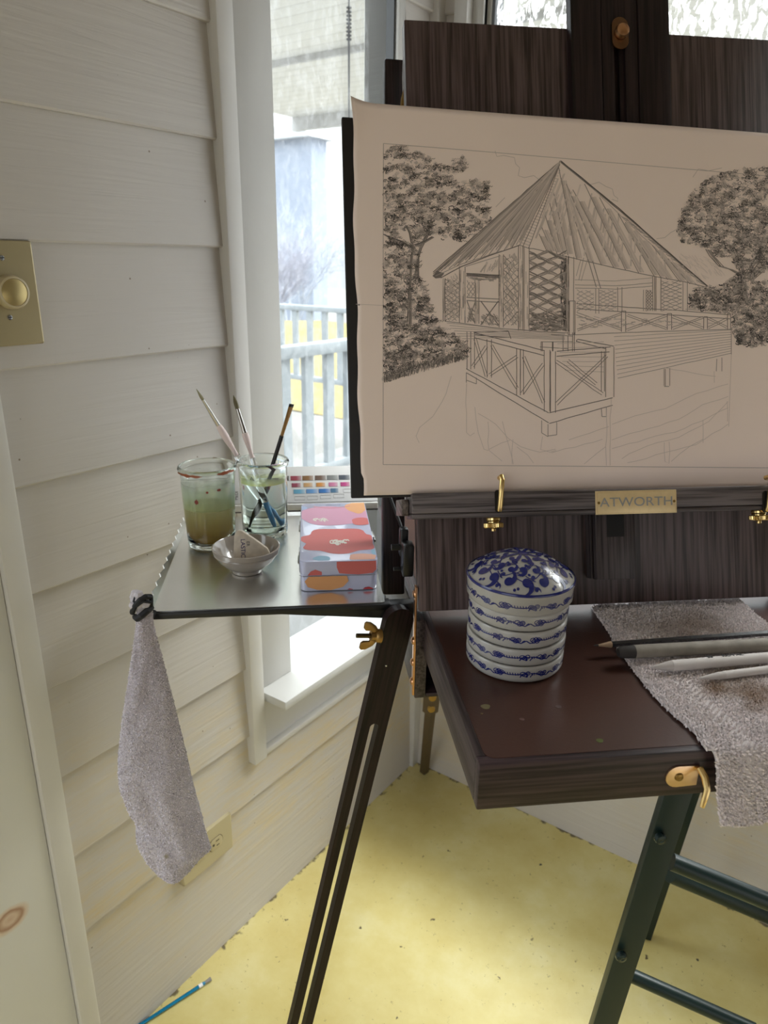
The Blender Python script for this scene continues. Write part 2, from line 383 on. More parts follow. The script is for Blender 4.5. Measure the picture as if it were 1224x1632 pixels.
def frame(o, x, y, z): # matrix with given axes
    return Matrix(((x[0], y[0], z[0], o[0]), (x[1], y[1], z[1], o[1]), (x[2], y[2], z[2], o[2]), (0, 0, 0, 1)))
def rrect(x0, y0, x1, y1, r, n=5):
    out = []
    for cx, cy, a in ((x1 - r, y1 - r, 0), (x0 + r, y1 - r, 90), (x0 + r, y0 + r, 180), (x1 - r, y0 + r, 270)):
        for k in range(n + 1):
            t = math.radians(a + 90 * k / n); out.append((cx + r * math.cos(t), cy + r * math.sin(t)))
    return out
def struct(name, mb, m, parent=None, **k):
    o = obj(name, mb, m, parent, **k)
    if parent is None: o['kind'] = 'structure'
    return o
# ================================================================== the room
RX, RY, RZ = 3.0, -3.3, 2.35
def boards(mb, a0, a1, z0, z1, axis, seams, butt=0.0105, top=0.0015):
    """lap siding boards between a0..a1 along the wall, clipped to z0..z1"""
    for k in range(len(seams) - 1):
        lo, hi = seams[k], seams[k + 1]
        b, t = max(lo, z0), min(hi, z1)
        if t - b < 0.004: continue
        def dep(z): return butt + (top - butt) * (z - lo) / (hi - lo)
        pr = [(dep(b), b), (dep(t), t), (-0.004, t), (-0.004, b)]
        if abs(b - lo) < 1e-6: pr = [(dep(b) - 0.0025, b), (dep(b), b + 0.0025)] + pr[1:]
        if axis == 0:   # wall in x=0, running along y
            A = [mb.bm.verts.new((p[0], a0, p[1])) for p in pr]; B = [mb.bm.verts.new((p[0], a1, p[1])) for p in pr]
        else:           # wall in y=0, running along x, facing -y
            A = [mb.bm.verts.new((a0, -p[0], p[1])) for p in pr]; B = [mb.bm.verts.new((a1, -p[0], p[1])) for p in pr]
        n = len(pr)
        mb.bm.faces.new(A); mb.bm.faces.new(B[::-1])
        for i in range(n): mb.bm.faces.new((A[i], A[(i + 1) % n], B[(i + 1) % n], B[i]))
SEAM = [-0.01] + [0.2995 + 0.1524 * k for k in range(14)]
OY0, OY1, OZ0, OZ1 = -0.4986, -0.145, 0.507, 2.02        # window_1 opening in the left wall
BX0, BX1 = 0.105, 1.45                                   # window_2 opening in the back wall
m = MB()
DY0, DY1 = -1.93, -1.20
for lo, hi in (((-0.08, DY1, 0), (-0.004, OY0, RZ)), ((-0.08, RY, 0), (-0.004, DY0, RZ)), ((-0.08, DY0, 2.03), (-0.004, DY1, RZ)), ((-0.08, OY1, 0), (-0.004, 0.08, RZ)), ((-0.08, OY0, 0), (-0.004, OY1, OZ0)), ((-0.08, OY0, OZ1), (-0.004, OY1, RZ))):
    m.box(lo, hi)
boards(m, -1.03, -0.634, 0, RZ, 0, SEAM)
boards(m, -0.634, 0.0, 0, 0.386, 0, SEAM)
boards(m, -0.124, 0.0, 0.386, RZ, 0, SEAM)
boards(m, -0.634, -0.124, 2.12, RZ, 0, SEAM)
boards(m, RY, -2.05, 0, RZ, 0, SEAM)
struct('wall_left', m, M_SIDING, smooth=20)
m = MB()
for lo, hi in (((-0.004, 0.004, 0), (BX0, 0.14, RZ)), ((BX1, 0.004, 0), (RX, 0.14, RZ)), ((BX0, 0.004, 0), (BX1, 0.14, OZ0)), ((BX0, 0.004, OZ1), (BX1, 0.14, RZ))):
    m.box(lo, hi)
boards(m, 0.0, RX, 0, 0.386, 1, SEAM)
boards(m, 0.0, 0.05, 0.386, RZ, 1, SEAM)
boards(m, BX1 + 0.06, RX, 0.386, RZ, 1, SEAM)
boards(m, 0.05, BX1 + 0.06, 2.12, RZ, 1, SEAM)
struct('wall_back', m, M_SIDING, smooth=20)
m = MB(); m.box((-0.14, RY - 0.14, -0.08), (RX + 0.14, 0.14, 0)); struct('floor', m, M_FLOOR)
m = MB(); m.box((-0.14, RY - 0.14, RZ), (RX + 0.14, 0.14, RZ + 0.1)); struct('ceiling', m, plain('tan_ceiling_boards', (0.36, 0.31, 0.25), 0.5))
M_INNER = plain('brown_room_paint', (0.28, 0.22, 0.17), 0.6)
# unseen sides behind the painter; added openings and dark paint shape the room light
m = MB()
m.box((RX, RY, 0), (RX + 0.14, 0.14, 0.12)); m.box((RX, RY, 1.15), (RX + 0.14, 0.14, RZ))
m.box((RX, RY, 0.12), (RX + 0.14, -2.6, 1.15)); m.box((RX, -0.6, 0.12), (RX + 0.14, 0.14, 1.15))
struct('wall_right', m, M_INNER)
m = MB()
m.box((-0.14, RY - 0.14, 0), (RX + 0.14, RY, 0.12)); m.box((-0.14, RY - 0.14, 2.2), (RX + 0.14, RY, RZ))
m.box((-0.14, RY - 0.14, 0.12), (0.15, RY, 2.2)); m.box((RX - .15, RY - 0.14, 0.12), (RX + 0.14, RY, 2.2)); m.box((1.5, RY - 0.14, 0.12), (RX, RY, 2.2))
struct('wall_front', m, M_INNER)
# corner post
m = MB(); m.box((0.0, -0.036, 0), (0.021, 0.0, RZ), 0.003); struct('trim_1', m, M_TRIM)
# window_1 : strip, casing, stool, apron
wn = empty('window_1', None, None, (0, -0.32, OZ0)); props(wn, kind='structure')
m = MB()
m.box((-0.003, -0.634, 0.388), (0.023, -0.600, 2.12), 0.0025)
m.box((-0.003, -0.600, 0.386), (0.015, -0.124, 0.400), 0.002)
m.box((-0.003, -0.600, 2.105), (0.023, -0.124, 2.12), 0.002)
struct('window_edge_strip', m, M_TRIM, wn)
m = MB()
m.box((-0.082, -0.600, 0.5325), (0.001, OY0, 2.105), 0.0012)
m.box((-0.082, OY1, 0.5325), (0.003, -0.124, 2.105), 0.002)
m.box((-0.082, OY0, OZ1 - 0.02), (0.001, OY1, 2.105), 0.0012)
struct('window_casing', m, M_CASE, wn)
m = MB(); m.box((-0.003, -0.600, 0.400), (0.001, -0.124, 0.512)); struct('window_apron', m, M_TRIM, wn)
m = MB(); m.box((-0.026, OY1 - 0.003, 0.533), (-0.008, OY1 - 0.0005, OZ1 - 0.02))  # dark strip painting in the shadow gap along the right reveal
struct('window_gasket_shade_strip', m, plain('gasket_shade_grey', (0.10, 0.105, 0.11), 0.5), wn)
m = MB(); m.box((-0.10, -0.591, 0.5135), (0.070, -0.124, 0.532), 0.0015); struct('window_sill', m, plain('white_sill_paint', (0.60, 0.595, 0.575), 0.3, var=0.05, vscale=12, bump=0.08, bscale=60), wn)
def pane_mat(name, amount, scale):
    mm, nt, bs = mat(name); nt.nodes.remove(bs)
    tc = N(nt, 'ShaderNodeNewGeometry')
    mp = N(nt, 'ShaderNodeMapping'); mp.inputs['Scale'].default_value = (scale, scale, scale * 0.45); mp.inputs['Rotation'].default_value = (0.0, 0.25, 0.3)
    nt.links.new(tc.outputs['Position'], mp.inputs[0])
    n1 = N(nt, 'ShaderNodeTexNoise'); n1.inputs['Scale'].default_value = 1; n1.inputs['Detail'].default_value = 3; n1.inputs['Distortion'].default_value = 1.2
    nt.links.new(mp.outputs[0], n1.inputs['Vector'])
    r = ramp(nt, [(0.50, (0, 0, 0)), (0.60, (1, 1, 1))]); nt.links.new(n1.outputs['Fac'], r.inputs[0])
    tr = N(nt, 'ShaderNodeBsdfTransparent'); tr.inputs[0].default_value = (0.96, 0.98, 0.98, 1)
    tl = N(nt, 'ShaderNodeBsdfTranslucent'); tl.inputs[0].default_value = (0.95, 0.97, 1, 1)
    gl = N(nt, 'ShaderNodeBsdfGlossy'); gl.inputs['Roughness'].default_value = 0.02
    mu = N(nt, 'ShaderNodeMath', operation='MULTIPLY'); nt.links.new(r.outputs[0], mu.inputs[0]); mu.inputs[1].default_value = amount
    mx = N(nt, 'ShaderNodeMixShader'); nt.links.new(mu.outputs[0], mx.inputs[0]); nt.links.new(tr.outputs[0], mx.inputs[1]); nt.links.new(tl.outputs[0], mx.inputs[2])
    m2 = N(nt, 'ShaderNodeMixShader'); m2.inputs[0].default_value = 0.04; nt.links.new(mx.outputs[0], m2.inputs[1]); nt.links.new(gl.outputs[0], m2.inputs[2])
    nt.links.new(m2.outputs[0], nt.nodes['Material Output'].inputs['Surface']); return mm
m = MB(); m.box((-0.072, OY0 - 0.001, 0.5325), (-0.069, OY1 + 0.001, OZ1)); struct('window_pane', m, pane_mat('dusty_pane', 0.05, 60), wn)
# window_2 in the back wall
wn2 = empty('window_2', None, None, (0.8, 0, OZ0)); props(wn2, kind='structure')
m = MB()
m.box((0.050, -0.023, 0.388), (0.080, 0.003, 2.12), 0.0025); m.box((BX1 + 0.03, -0.023, 0.388), (BX1 + 0.06, 0.003, 2.12), 0.0025)
m.box((0.080, -0.015, 0.386), (BX1 + 0.03, 0.003, 0.400), 0.002); m.box((0.080, -0.023, 2.105), (BX1 + 0.03, 0.003, 2.12), 0.002)
struct('window_edge_strip', m, M_TRIM, wn2)
m = MB()
m.box((0.080, -0.001, 0.5325), (BX0, 0.094, 2.105), 0.0012); m.box((BX1, -0.001, 0.5325), (BX1 + 0.03, 0.094, 2.105), 0.0012)
m.box((BX0, -0.001, OZ1 - 0.02), (BX1, 0.094, 2.105), 0.0012); m.box((0.080, -0.001, 0.400), (BX1 + 0.03, 0.003, 0.508))
m.box((BX0, 0.014, 0.5325), (BX0 + 0.010, 0.10, OZ1)); m.box((BX0, 0.014, 0.5325), (BX1, 0.10, 0.555))
struct('window_casing', m, M_CASE, wn2)
m = MB(); m.box((BX0 + 0.010, 0.016, 0.555), (BX0 + 0.0165, 0.05, OZ1)); struct('window_gasket_shade_strip', m, plain('gasket_shade_grey', (0.1, 0.1, 0.1)), wn2)
m = MB(); m.box((0.082, -0.070, 0.509), (BX1 + 0.03, 0.14, 0.532), 0.0015); struct('window_sill', m, plain('white_sill_paint', (0.8, 0.8, 0.8)), wn2)
m = MB(); m.box((BX0 + .01, 0.024, 0.555), (BX1, 0.027, OZ1)); struct('window_pane', m, pane_mat('rain_streaked_pane', 0.85, 95), wn2)
# door casing on the left, with the knot bleeding through the paint
def knot_mat():
    mm, nt, bs = mat('door_casing_paint')
    ge = N(nt, 'ShaderNodeNewGeometry'); kp = WP(16, 1466, 0, 0.022)
    vd = N(nt, 'ShaderNodeVectorMath', operation='SUBTRACT'); nt.links.new(ge.outputs['Position'], vd.inputs[0]); vd.inputs[1].default_value = kp
    sc = N(nt, 'ShaderNodeVectorMath', operation='MULTIPLY'); nt.links.new(vd.outputs[0], sc.inputs[0]); sc.inputs[1].default_value = (0, 1.0, 1.3)
    ln = N(nt, 'ShaderNodeVectorMath', operation='LENGTH'); nt.links.new(sc.outputs[0], ln.inputs[0])
    no = N(nt, 'ShaderNodeTexNoise'); no.inputs['Scale'].default_value = 60; nt.links.new(ge.outputs['Position'], no.inputs['Vector'])
    ad = N(nt, 'ShaderNodeMath', operation='MULTIPLY_ADD'); nt.links.new(no.outputs['Fac'], ad.inputs[0]); ad.inputs[1].default_value = 0.006; nt.links.new(ln.outputs['Value'], ad.inputs[2])
    r = ramp(nt, [(0.0, (0.52, 0.34, 0.24)), (0.30, (0.60, 0.46, 0.36)), (0.50, (0.36, 0.20, 0.13)), (0.62, (0.62, 0.50, 0.40)), (0.80, (0.64, 0.63, 0.60))])
    mr = N(nt, 'ShaderNodeMapRange'); mr.inputs['From Max'].default_value = 0.042; nt.links.new(ad.outputs[0], mr.inputs[0]); nt.links.new(mr.outputs[0], r.inputs[0])
    nt.links.new(r.outputs[0], bs.inputs['Base Color']); bs.inputs['Roughness'].default_value = 0.35
    return mm
dr = empty('door_1', None, None, (0, -1.6, 0)); props(dr, kind='structure')
m = MB(); m.box((-0.003, -1.059, 0), (0.031, -1.026, 2.12), 0.004); m.box((-0.003, -2.05, 2.04), (0.031, -1.059, 2.12), 0.004); struct('door_edge_strip', m, M_TRIM, dr)
m = MB(); m.box((-0.003, -1.185, 0), (0.022, -1.059, 2.04), 0.003); m.box((-0.003, -2.05, 0), (0.022, -1.95, 2.04), 0.003); struct('door_casing', m, knot_mat(), dr)
m = MB(); m.box((-0.10, DY1 - 0.07, 0.004), (-0.06, DY1, 2.03), .002); m.box((-0.10, DY0, 0.004), (-0.06, DY0 + 0.07, 2.03), .002); m.box((-0.10, DY0 + .07, 0.004), (-0.06, DY1 - .07, 0.14), .002); m.box((-0.10, DY0 + .07, 1.93), (-0.06, DY1 - .07, 2.03), .002); m.box((-.14, DY1, 0), (-.001, DY1 + .02, 2.03)); struct('door_leaf', m, wood('stained_door', 2, (0.18, 0.06, 0.02), (0.34, 0.14, 0.05)), dr)
m = MB(); m.box((-0.082, DY0 + .06, 0.13), (-0.079, DY1 - .06, 1.94)); struct('door_glass', m, pane_mat('door_pane', 0.05, 50), dr)

# ================================================================== outside the windows
GZ = -0.55
M_WHITE = plain('white_porch_paint', (0.27, 0.30, 0.32), 0.5)
m = MB(); m.box((-40, -40, GZ - 0.2), (40, 40, GZ)); g = struct('ground', m, plain('pale_gravel_lawn', (0.15, 0.145, 0.135), 0.9, var=0.35, vscale=1.3)); 
m = MB(); m.box((-2.6, -3.0, -0.22), (-0.142, 6.0, -0.06)); m.box((-0.142, 0.142, -0.22), (3.4, 6.0, -0.06)); struct('porch_deck', m, plain('porch_deck_boards', (0.17, 0.17, 0.165), 0.7, var=0.2, vscale=3))
def railing(name, a, b, top, h, n, bw, label, wide=0.09):
    a, b = Vector(a), Vector(b); d = (b - a).normalized(); s_ = Vector((-d.y, d.x, 0)); L_ = (b - a).length
    e = empty(name, label, 'railing', (a + b) / 2)
    M = frame(a, d, s_, Vector((0, 0, 1)))
    m = MB(); m.box((0, -wide / 2, top - h), (L_, wide / 2, top), 0.006); obj('top_rail', m, M_WHITE, e, M)
    m = MB(); m.box((0, -0.02, 0.0), (L_, 0.02, 0.06), 0.004); obj('bottom_rail', m, M_WHITE, e, M)
    for k in range(n):
        x = (k + 0.5) * L_ / n
        m = MB(); m.box((x - bw / 2, -0.019, 0.055), (x + bw / 2, 0.019, top - h + 0.003)); obj('baluster', m, M_WHITE, e, M)
    for x in (0.0, L_): 
        m = MB(); m.box((x - 0.045, -0.05, -0.2), (x + 0.045, 0.05, top + 0.1), 0.004); obj('post', m, M_WHITE, e, M)
    return e
railing('porch_railing', (-2.12, 0.2, 0.0), (-2.12, 4.4, 0.0), 0.86, 0.075, 20, 0.075, 'near white porch railing with thick handrail seen through the left window')
railing('porch_railing', (-6.6, 5.0, 0.0), (-2.6, 5.0, 0.0), 0.86, 0.06, 18, 0.075, 'far white railing in front of the yellow grass beyond the porch', 0.07)
m = MB(); m.box((-2.75, 0.6, 2.25), (-0.14, 2.65, 2.36)); m.box((-0.14, 1.30, 2.25), (3.4, 2.65, 2.36))  # roof shaped to stop short of the walls, letting high sky light in
def bead_mat():
    mm, nt, bs = mat('porch_ceiling_boards'); ge = N(nt, 'ShaderNodeNewGeometry'); sp = N(nt, 'ShaderNodeSeparateXYZ'); nt.links.new(ge.outputs['Position'], sp.inputs[0])
    mu = N(nt, 'ShaderNodeMath', operation='MULTIPLY'); nt.links.new(sp.outputs['Y'], mu.inputs[0]); mu.inputs[1].default_value = 11
    fr = N(nt, 'ShaderNodeMath', operation='FRACT'); nt.links.new(mu.outputs[0], fr.inputs[0])
    r = ramp(nt, [(0.0, (0.52, 0.51, 0.48)), (0.12, (0.80, 0.79, 0.75)), (1.0, (0.84, 0.83, 0.79))]); nt.links.new(fr.outputs[0], r.inputs[0]); nt.links.new(r.outputs[0], bs.inputs['Base Color'])
    return mm
struct('porch_ceiling', m, bead_mat())
m = MB(); m.box((-2.72, 1.46, 2.225), (3.3, 1.48, 2.25)); m.box((-2.75, 2.60, 2.17), (3.4, 2.65, 2.25)); struct('porch_beam', m, plain('porch_beam_paint', (0.55, 0.55, 0.55), 0.6))
_r0 = ray(556, -20); ch = CAM + _r0 * ((2.25 - CAM.z) / _r0.z)
m = MB(); m.tube([(ch.x, ch.y, 2.25), (ch.x, ch.y, 2.1), (ch.x, ch.y, 1.80)], [0.0025, 0.004, 0.0022], 8)
for k in range(9):
    z = 2.19 - k * 0.012; m.box((ch.x - .007, ch.y - .007, z - 0.004), (ch.x + .007, ch.y + .007, z + 0.003), 0.0015)
props(obj('hanging_chain', m, plain('dark_chain', (0.12, 0.12, 0.13), 0.5)), 'dark chain hanging from the porch ceiling outside the left window', 'chain')
# grass bank, building and bare shrubs beyond
m = MB(); m.grid(20, 10, lambda u, v: Vector((-16 + 15 * u, 5.6 + 2.4 * v, GZ + 0.02 + 0.9 * v + 0.08 * noise.noise(Vector((u * 9, v * 9, 0))))))
props(obj('grass_bank', m, plain('yellow_grass', (0.24, 0.19, 0.07), 0.9, var=0.3, vscale=2.0), recalc=False), 'sunlit yellow grass bank beyond the far white railing', 'grass', None, 'stuff')
b0 = empty('neighbour_house', 'pale blue-grey house block beyond the trees outside', 'building', (-13.6, 14.0, GZ))
m = MB(); m.box((-17.0, 13.6, GZ), (-12.05, 14.2, 4.25)); obj('wall', m, plain('blue_grey_house_wall', (0.30, 0.34, 0.42), 0.8), b0)
m = MB(); m.prism([(-17.3, 4.2), (-11.9, 4.2), (-12.3, 4.5), (-16.9, 4.5)], -14.4, -13.4, frame((0, 0, 0), (1, 0, 0), (0, 0, 1), (0, -1, 0))); obj('roof', m, plain('white_roof_edge', (0.5, 0.52, 0.54), 0.7), b0)
def twig_tree(name, loc, h, spread, n, seed, label, col, ang0=0.0):
    rnd = random.Random(seed); m = MB(); loc = Vector(loc)
    def grow(p, d, l, r, k):
        q = p + d * l; m.tube([p, (p + q) / 2 + Vector((rnd.uniform(-1, 1), rnd.uniform(-1, 1), 0)) * l * 0.05, q], [r, r * 0.8, r * 0.62], 4, cap=False)
        if k == 0: return
        for _ in range(4 if k > 1 else 5):
            dd = (d + Vector((rnd.uniform(-1, 1) * spread, rnd.uniform(-1, 1) * spread, rnd.uniform(-0.3, 0.6)))).normalized()
            grow(q - d * l * rnd.uniform(0, 0.4), dd, l * rnd.uniform(0.6, 0.85), r * 0.55, k - 1)
    for _ in range(n): grow(loc, Vector((rnd.uniform(-.4, .4), rnd.uniform(-.4, .4), 1)).normalized(), h, 0.022, 4)
    return props(obj(name, m, plain(name + '_bark_' + str(seed), col, 0.9), None, smooth=0, recalc=False), label, 'tree', 'bare trees outside')
twig_tree('bare_tree', (-9.6, 9.3, -0.5), 1.0, 0.9, 7, 1, 'bare lavender-grey shrub left behind the far railing outside', (0.34, 0.34, 0.40))
twig_tree('bare_tree', (-7.4, 11.2, -0.5), 1.15, 0.8, 7, 2, 'taller bare shrub right behind the far railing outside', (0.36, 0.36, 0.42))
twig_tree('bare_tree', (-10.9, 11.4, -0.5), 1.2, 1.0, 6, 3, 'distant pale bare tree before the blue-grey house', (0.4, 0.43, 0.48))
# ================================================================== the easel
ez_ = empty('easel', 'dark walnut box easel with leaning lid, brass fittings and pulled-out drawer', 'easel', (0.18, 0.35, 0), EM)
XR = 0.492                                              # right side of lid and box
# lid panel (leaning)
m = MB(); m.box((0.0, 0.0, -0.018), (XR, 0.705, 0.0), 0.002); obj('lid_panel', m, M_PANEL, ez_, PM)
# lid side rails behind the panel
m = MB(); m.box((0.004, 0.004, -0.034), (0.020, 0.70, -0.018)); m.box((XR - 0.02, 0.004, -0.034), (XR - 0.004, 0.70, -0.018)); obj('lid_rail', m, M_DARKZ, ez_, PM)
# mast on the lid
mx0, mx1 = PP(910, 60, 0.014).x, PP(1067, 60, 0.014).x
msx = PP(985, 60, 0.014).x
m = MB()
m.box((mx0, 0.22, 0.0), (mx0 + (mx1 - mx0) * 0.305, 0.93, 0.0145), 0.0012)
m.box((mx0 + (mx1 - mx0) * 0.68, 0.22, 0.0), (mx1, 0.93, 0.0145), 0.0012)
obj('mast_rail', m, M_MAST, ez_, PM)
sl0, sl1 = mx0 + (mx1 - mx0) * 0.312, mx0 + (mx1 - mx0) * 0.673
kx = PP(989, 52, 0.016).x; ky = PP(989, 52, 0.016).y
m = MB()
m.box((sl0, 0.22, 0.0005), (kx - 0.0075, 0.93, 0.0135), 0.001); m.box((kx + 0.0065, 0.22, 0.0005), (sl1, 0.93, 0.0135), 0.001)
m.box((kx - 0.008, ky + 0.0, 0.0005), (kx + 0.0075, 0.93, 0.0132)); m.box((kx - 0.008, 0.22, 0.0005), (kx + 0.0075, 0.93, 0.0022))
m.box((kx + 0.001, 0.22, 0.0022), (kx + 0.0068, ky, 0.008))
obj('mast_slider', m, M_MAST, ez_, PM)
m = MB(); m.prism(rrect(kx - 0.0105, ky - 0.0195, kx + 0.0105, ky + 0.0195, 0.0104, 8), 0.0135, 0.0155, bev=0.0004); pl_ = obj('slot_plate', m, plain('dull_bronze_plate', (0.20, 0.11, 0.06), 0.35, 1.0), ez_, PM)
m = MB(); m.lathe([(0.0065, 0.0155), (0.0082, 0.017), (0.0088, 0.020), (0.0075, 0.0235), (0.004, 0.0255), (0, 0.026)], Matrix.Translation((kx + 0.0004, ky - 0.0005, 0)), 24); obj('knob', m, M_COPPER, ez_, PM)
# bottom ledge of the lid
LO = 0.055
l0 = PP(655, 787, LO); lt = 0.1395; lb = 0.1105
m = MB()
m.box((l0.x + 0.001, lb + 0.006, 0.004), (XR + 0.006, lt, LO), 0.002)
m.box((l0.x + 0.001, lb, 0.010), (XR + 0.006, lb + 0.0058, LO - 0.0015), 0.0012)
obj('ledge', m, wood('walnut_ledge', 0, (0.026, 0.019, 0.019), (0.16, 0.135, 0.135), scale=0.9), ez_, PM)
m = MB(); m.box((l0.x - 0.0075, lb + 0.004, -0.016), (l0.x + 0.0005, lt - 0.006, LO - 0.022), 0.001); obj('ledge_end_grain', m, wood('end_grain', 1, (0.05, 0.035, 0.03), (0.30, 0.25, 0.22), scale=0.5), ez_, PM)
# name plate
a, b = PP(948, 783, LO), PP(1078, 817, LO)
npc = ((a.x + b.x) / 2, (a.y + b.y) / 2)
m = MB(); hw, hh = (b.x - a.x) / 2, (a.y - b.y) / 2
m.prism([(npc[0] - hw, npc[1] - hh), (npc[0] + hw, npc[1] - hh), (npc[0] + hw, npc[1] + hh), (npc[0] - hw, npc[1] + hh)], LO, LO + 0.0012, bev=0.0004)
m.box((npc[0] - hw + 0.0018, npc[1] - hh + 0.0014, LO + 0.0012), (npc[0] + hw - 0.0018, npc[1] + hh - 0.0014, LO + 0.0021), 0.0008)
npo = obj('name_plate', m, plain('worn_brass_plate', (0.82, 0.64, 0.36), 0.38, 0.35, var=0.12, vscale=120), ez_, PM); npo['label'] = 'small brass name plate reading ATWORTH'
text('lettering', 'ATWORTH', 0.0148, PM @ Matrix.Translation((npc[0], npc[1], LO + 0.0022)), plain('worn_steel_letter', (0.42, 0.42, 0.43), 0.4, 0.6), npo, 0.00025, 1.17, 1.02)
for sx in (-1, 1):
    m = MB(); m.lathe([(0.0016, 0), (0.0013, 0.0007), (0, 0.0009)], Matrix.Translation((npc[0] + sx * (hw - 0.0035), npc[1], LO + 0.0021)), 12); obj('screw', m, M_OLDBRASS, npo, PM)
# brass stops above and knurled nuts below the ledge
for px, pk in ((795, 787), (1221, 1211)):
    p = PP(px, 812, LO); q = PP(px + 3, 762, LO)
    m = MB(); m.tube([(p.x - 0.0005, p.y, LO - 0.006), (p.x, p.y, LO + 0.003), (p.x + 0.0003, p.y + 0.004, LO + 0.0045), (q.x, q.y - 0.002, LO + 0.006), (q.x, q.y + 0.0015, LO + 0.004), (q.x, q.y + 0.0005, LO - 0.004)], [0.0030] * 6, 12); obj('sheet_stop', m, M_BRASS, ez_, PM)
    m = MB(); m.prism(rrect(p.x - 0.0045, p.y - 0.0035, p.x + 0.0035, p.y + 0.022, 0.0035), LO - 0.001, LO + 0.0006); obj('stop_slot', m, M_BLACK, ez_, PM)
    k = PP(pk, 829, LO - 0.012)
    KM = PM @ Matrix.Translation((k.x, lb, LO - 0.014)) @ Matrix.Rotation(PI / 2, 4, 'X')
    m = MB(); pr = [(0.0, -0.001), (0.0065, -0.001), (0.0085, 0.001), (0.0085, 0.0035), (0.0075, 0.005), (0.0075, 0.0063)]
    rings = m.lathe(pr, KM, 48)
    pr2 = [(0.0104, 0.0063), (0.0112, 0.0072), (0.0112, 0.0112), (0.0105, 0.0122), (0.004, 0.0126), (0.0028, 0.0135), (0.0028, 0.0160), (0, 0.0165)]
    r2 = m.lathe(pr2, KM, 72)
    c = KM @ Vector((0, 0, 0.009))
    for rg in r2[:4]:
        for i, v in enumerate(rg):
            if i % 2 == 0:
                axp = KM @ Vector((0, 0, (KM.inverted() @ v.co).z)); v.co = axp + (v.co - axp) * 0.94
    obj('knurled_nut', m, M_BRASS, ez_, smooth=25)
# lower mast block under the ledge
a, b = PP(948, 830, 0.020), PP(1013, 922, 0.020)
m = MB(); m.prism(rrect(a.x, b.y, b.x, lb + 0.01, 0.0022, 3), 0.0, 0.022, bev=0.0008); obj('mast_foot', m, wood('walnut_foot', 2, (0.022, 0.016, 0.017), (0.10, 0.08, 0.08), align=PU), ez_, PM)
m = MB(); c0 = PP(967, 828, 0.0225); c1 = PP(995, 855, 0.0225)
m.box((c0.x, c1.y, 0.0215), (c1.x, lb + 0.002, 0.0226)); obj('slot_block', m, M_BLACK, ez_, PM)
m = MB(); g0 = PP(934, 850, 0.002); m.box((g0.x, b.y + 0.001, 0.0), (g0.x + 0.0035, lb + 0.01, 0.014), 0.0008); obj('mast_guide', m, wood('walnut_foot', 2, (0.02, 0.01, 0.01), (0.1, 0.08, 0.08)), ez_, PM)
# main box behind the drawer
m = MB()
BY0, BY1, BZ0, BZ1 = 0.268, 0.70, 0.833, 0.946
def wall_box(x0, y0, z0, x1, y1, z1, mt, nm): 
    mm = MB(); mm.box((x0, y0, z0), (x1, y1, z1), 0.0015); return obj(nm, mm, mt, ez_, EM)
wall_box(-0.010, BY0, BZ0, 0.004, BY1, BZ1 - 0.004, M_DARKY, 'box_side'); wall_box(XR - 0.004, BY0, BZ0, XR + 0.010, BY1, BZ1 - 0.004, M_DARKY, 'box_side')
wall_box(0.004, BY1 - 0.014, BZ0, XR - 0.004, BY1, BZ1 - 0.004, M_DARKX, 'box_back')
wall_box(0.0045, BY0 + 0.001, BZ0, XR - 0.0045, BY1 - 0.0145, BZ0 + 0.006, M_DARKX, 'box_bottom')
wall_box(0.0045, BY0 + 0.06, BZ0 + 0.0065, 0.030, BY1 - 0.015, 0.885, M_DARKY, 'drawer_runner')
# pulled-out drawer with rimmed lid
DZ = 0.895; RW = 0.0125
DXR, DYB = 0.482, 0.66
m = MB(); m.box((RW, RW, DZ), (DXR - RW, DYB - 0.01, ZT - 0.0022)); dm = obj('drawer', m, M_MAST, ez_, EM); dm['label'] = 'drawer pulled out towards the painter'
m = MB(); m.box((0.0, 0.0, DZ), (DXR, RW, ZT), 0.0016); obj('drawer_front', m, M_DARKX, dm, EM)
m = MB(); m.box((0.0, RW + 0.0001, DZ), (RW, DYB, ZT - 0.0002), 0.0012); obj('drawer_side', m, M_DARKY, dm, EM)
m = MB(); m.box((DXR - RW, RW + 0.0001, DZ), (DXR, DYB, ZT - 0.0002), 0.0012); obj('drawer_side', m, M_DARKY, dm, EM)
m = MB(); m.prism(rrect(RW * 0.62, RW * 0.62, DXR - RW * 0.62, DYB - 0.02, 0.010, 6), ZT - 0.0022, ZT + 0.0003)
obj('drawer_top_lining', m, M_LINING, dm, EM)
def sp_(px, py, r, c, nm):
    p = LP(px, py, 2, ZT); mm = MB(); mm.prism([(p.x + r * math.cos(t) * (1 + .15 * math.sin(3 * t)), p.y + r * 0.9 * math.sin(t)) for t in [k * PI / 8 for k in range(16)]], ZT + 0.00025, ZT + 0.0006); return obj(nm, mm, plain(nm + str(int(px)), c, 0.35), dm, EM)
sp_(774, 1127, 0.0045, (0.16, 0.13, 0.06), 'paint_spot'); sp_(768, 1138, 0.0012, (0.16, 0.11, 0.05), 'paint_spot'); sp_(832, 1147, 0.0022, (0.13, 0.07, 0.06), 'paint_spot')
sp_(956, 1181, 0.0032, (0.08, 0.10, 0.02), 'paint_spot'); sp_(890, 1127, 0.003, (0.10, 0.07, 0.065), 'paint_spot')
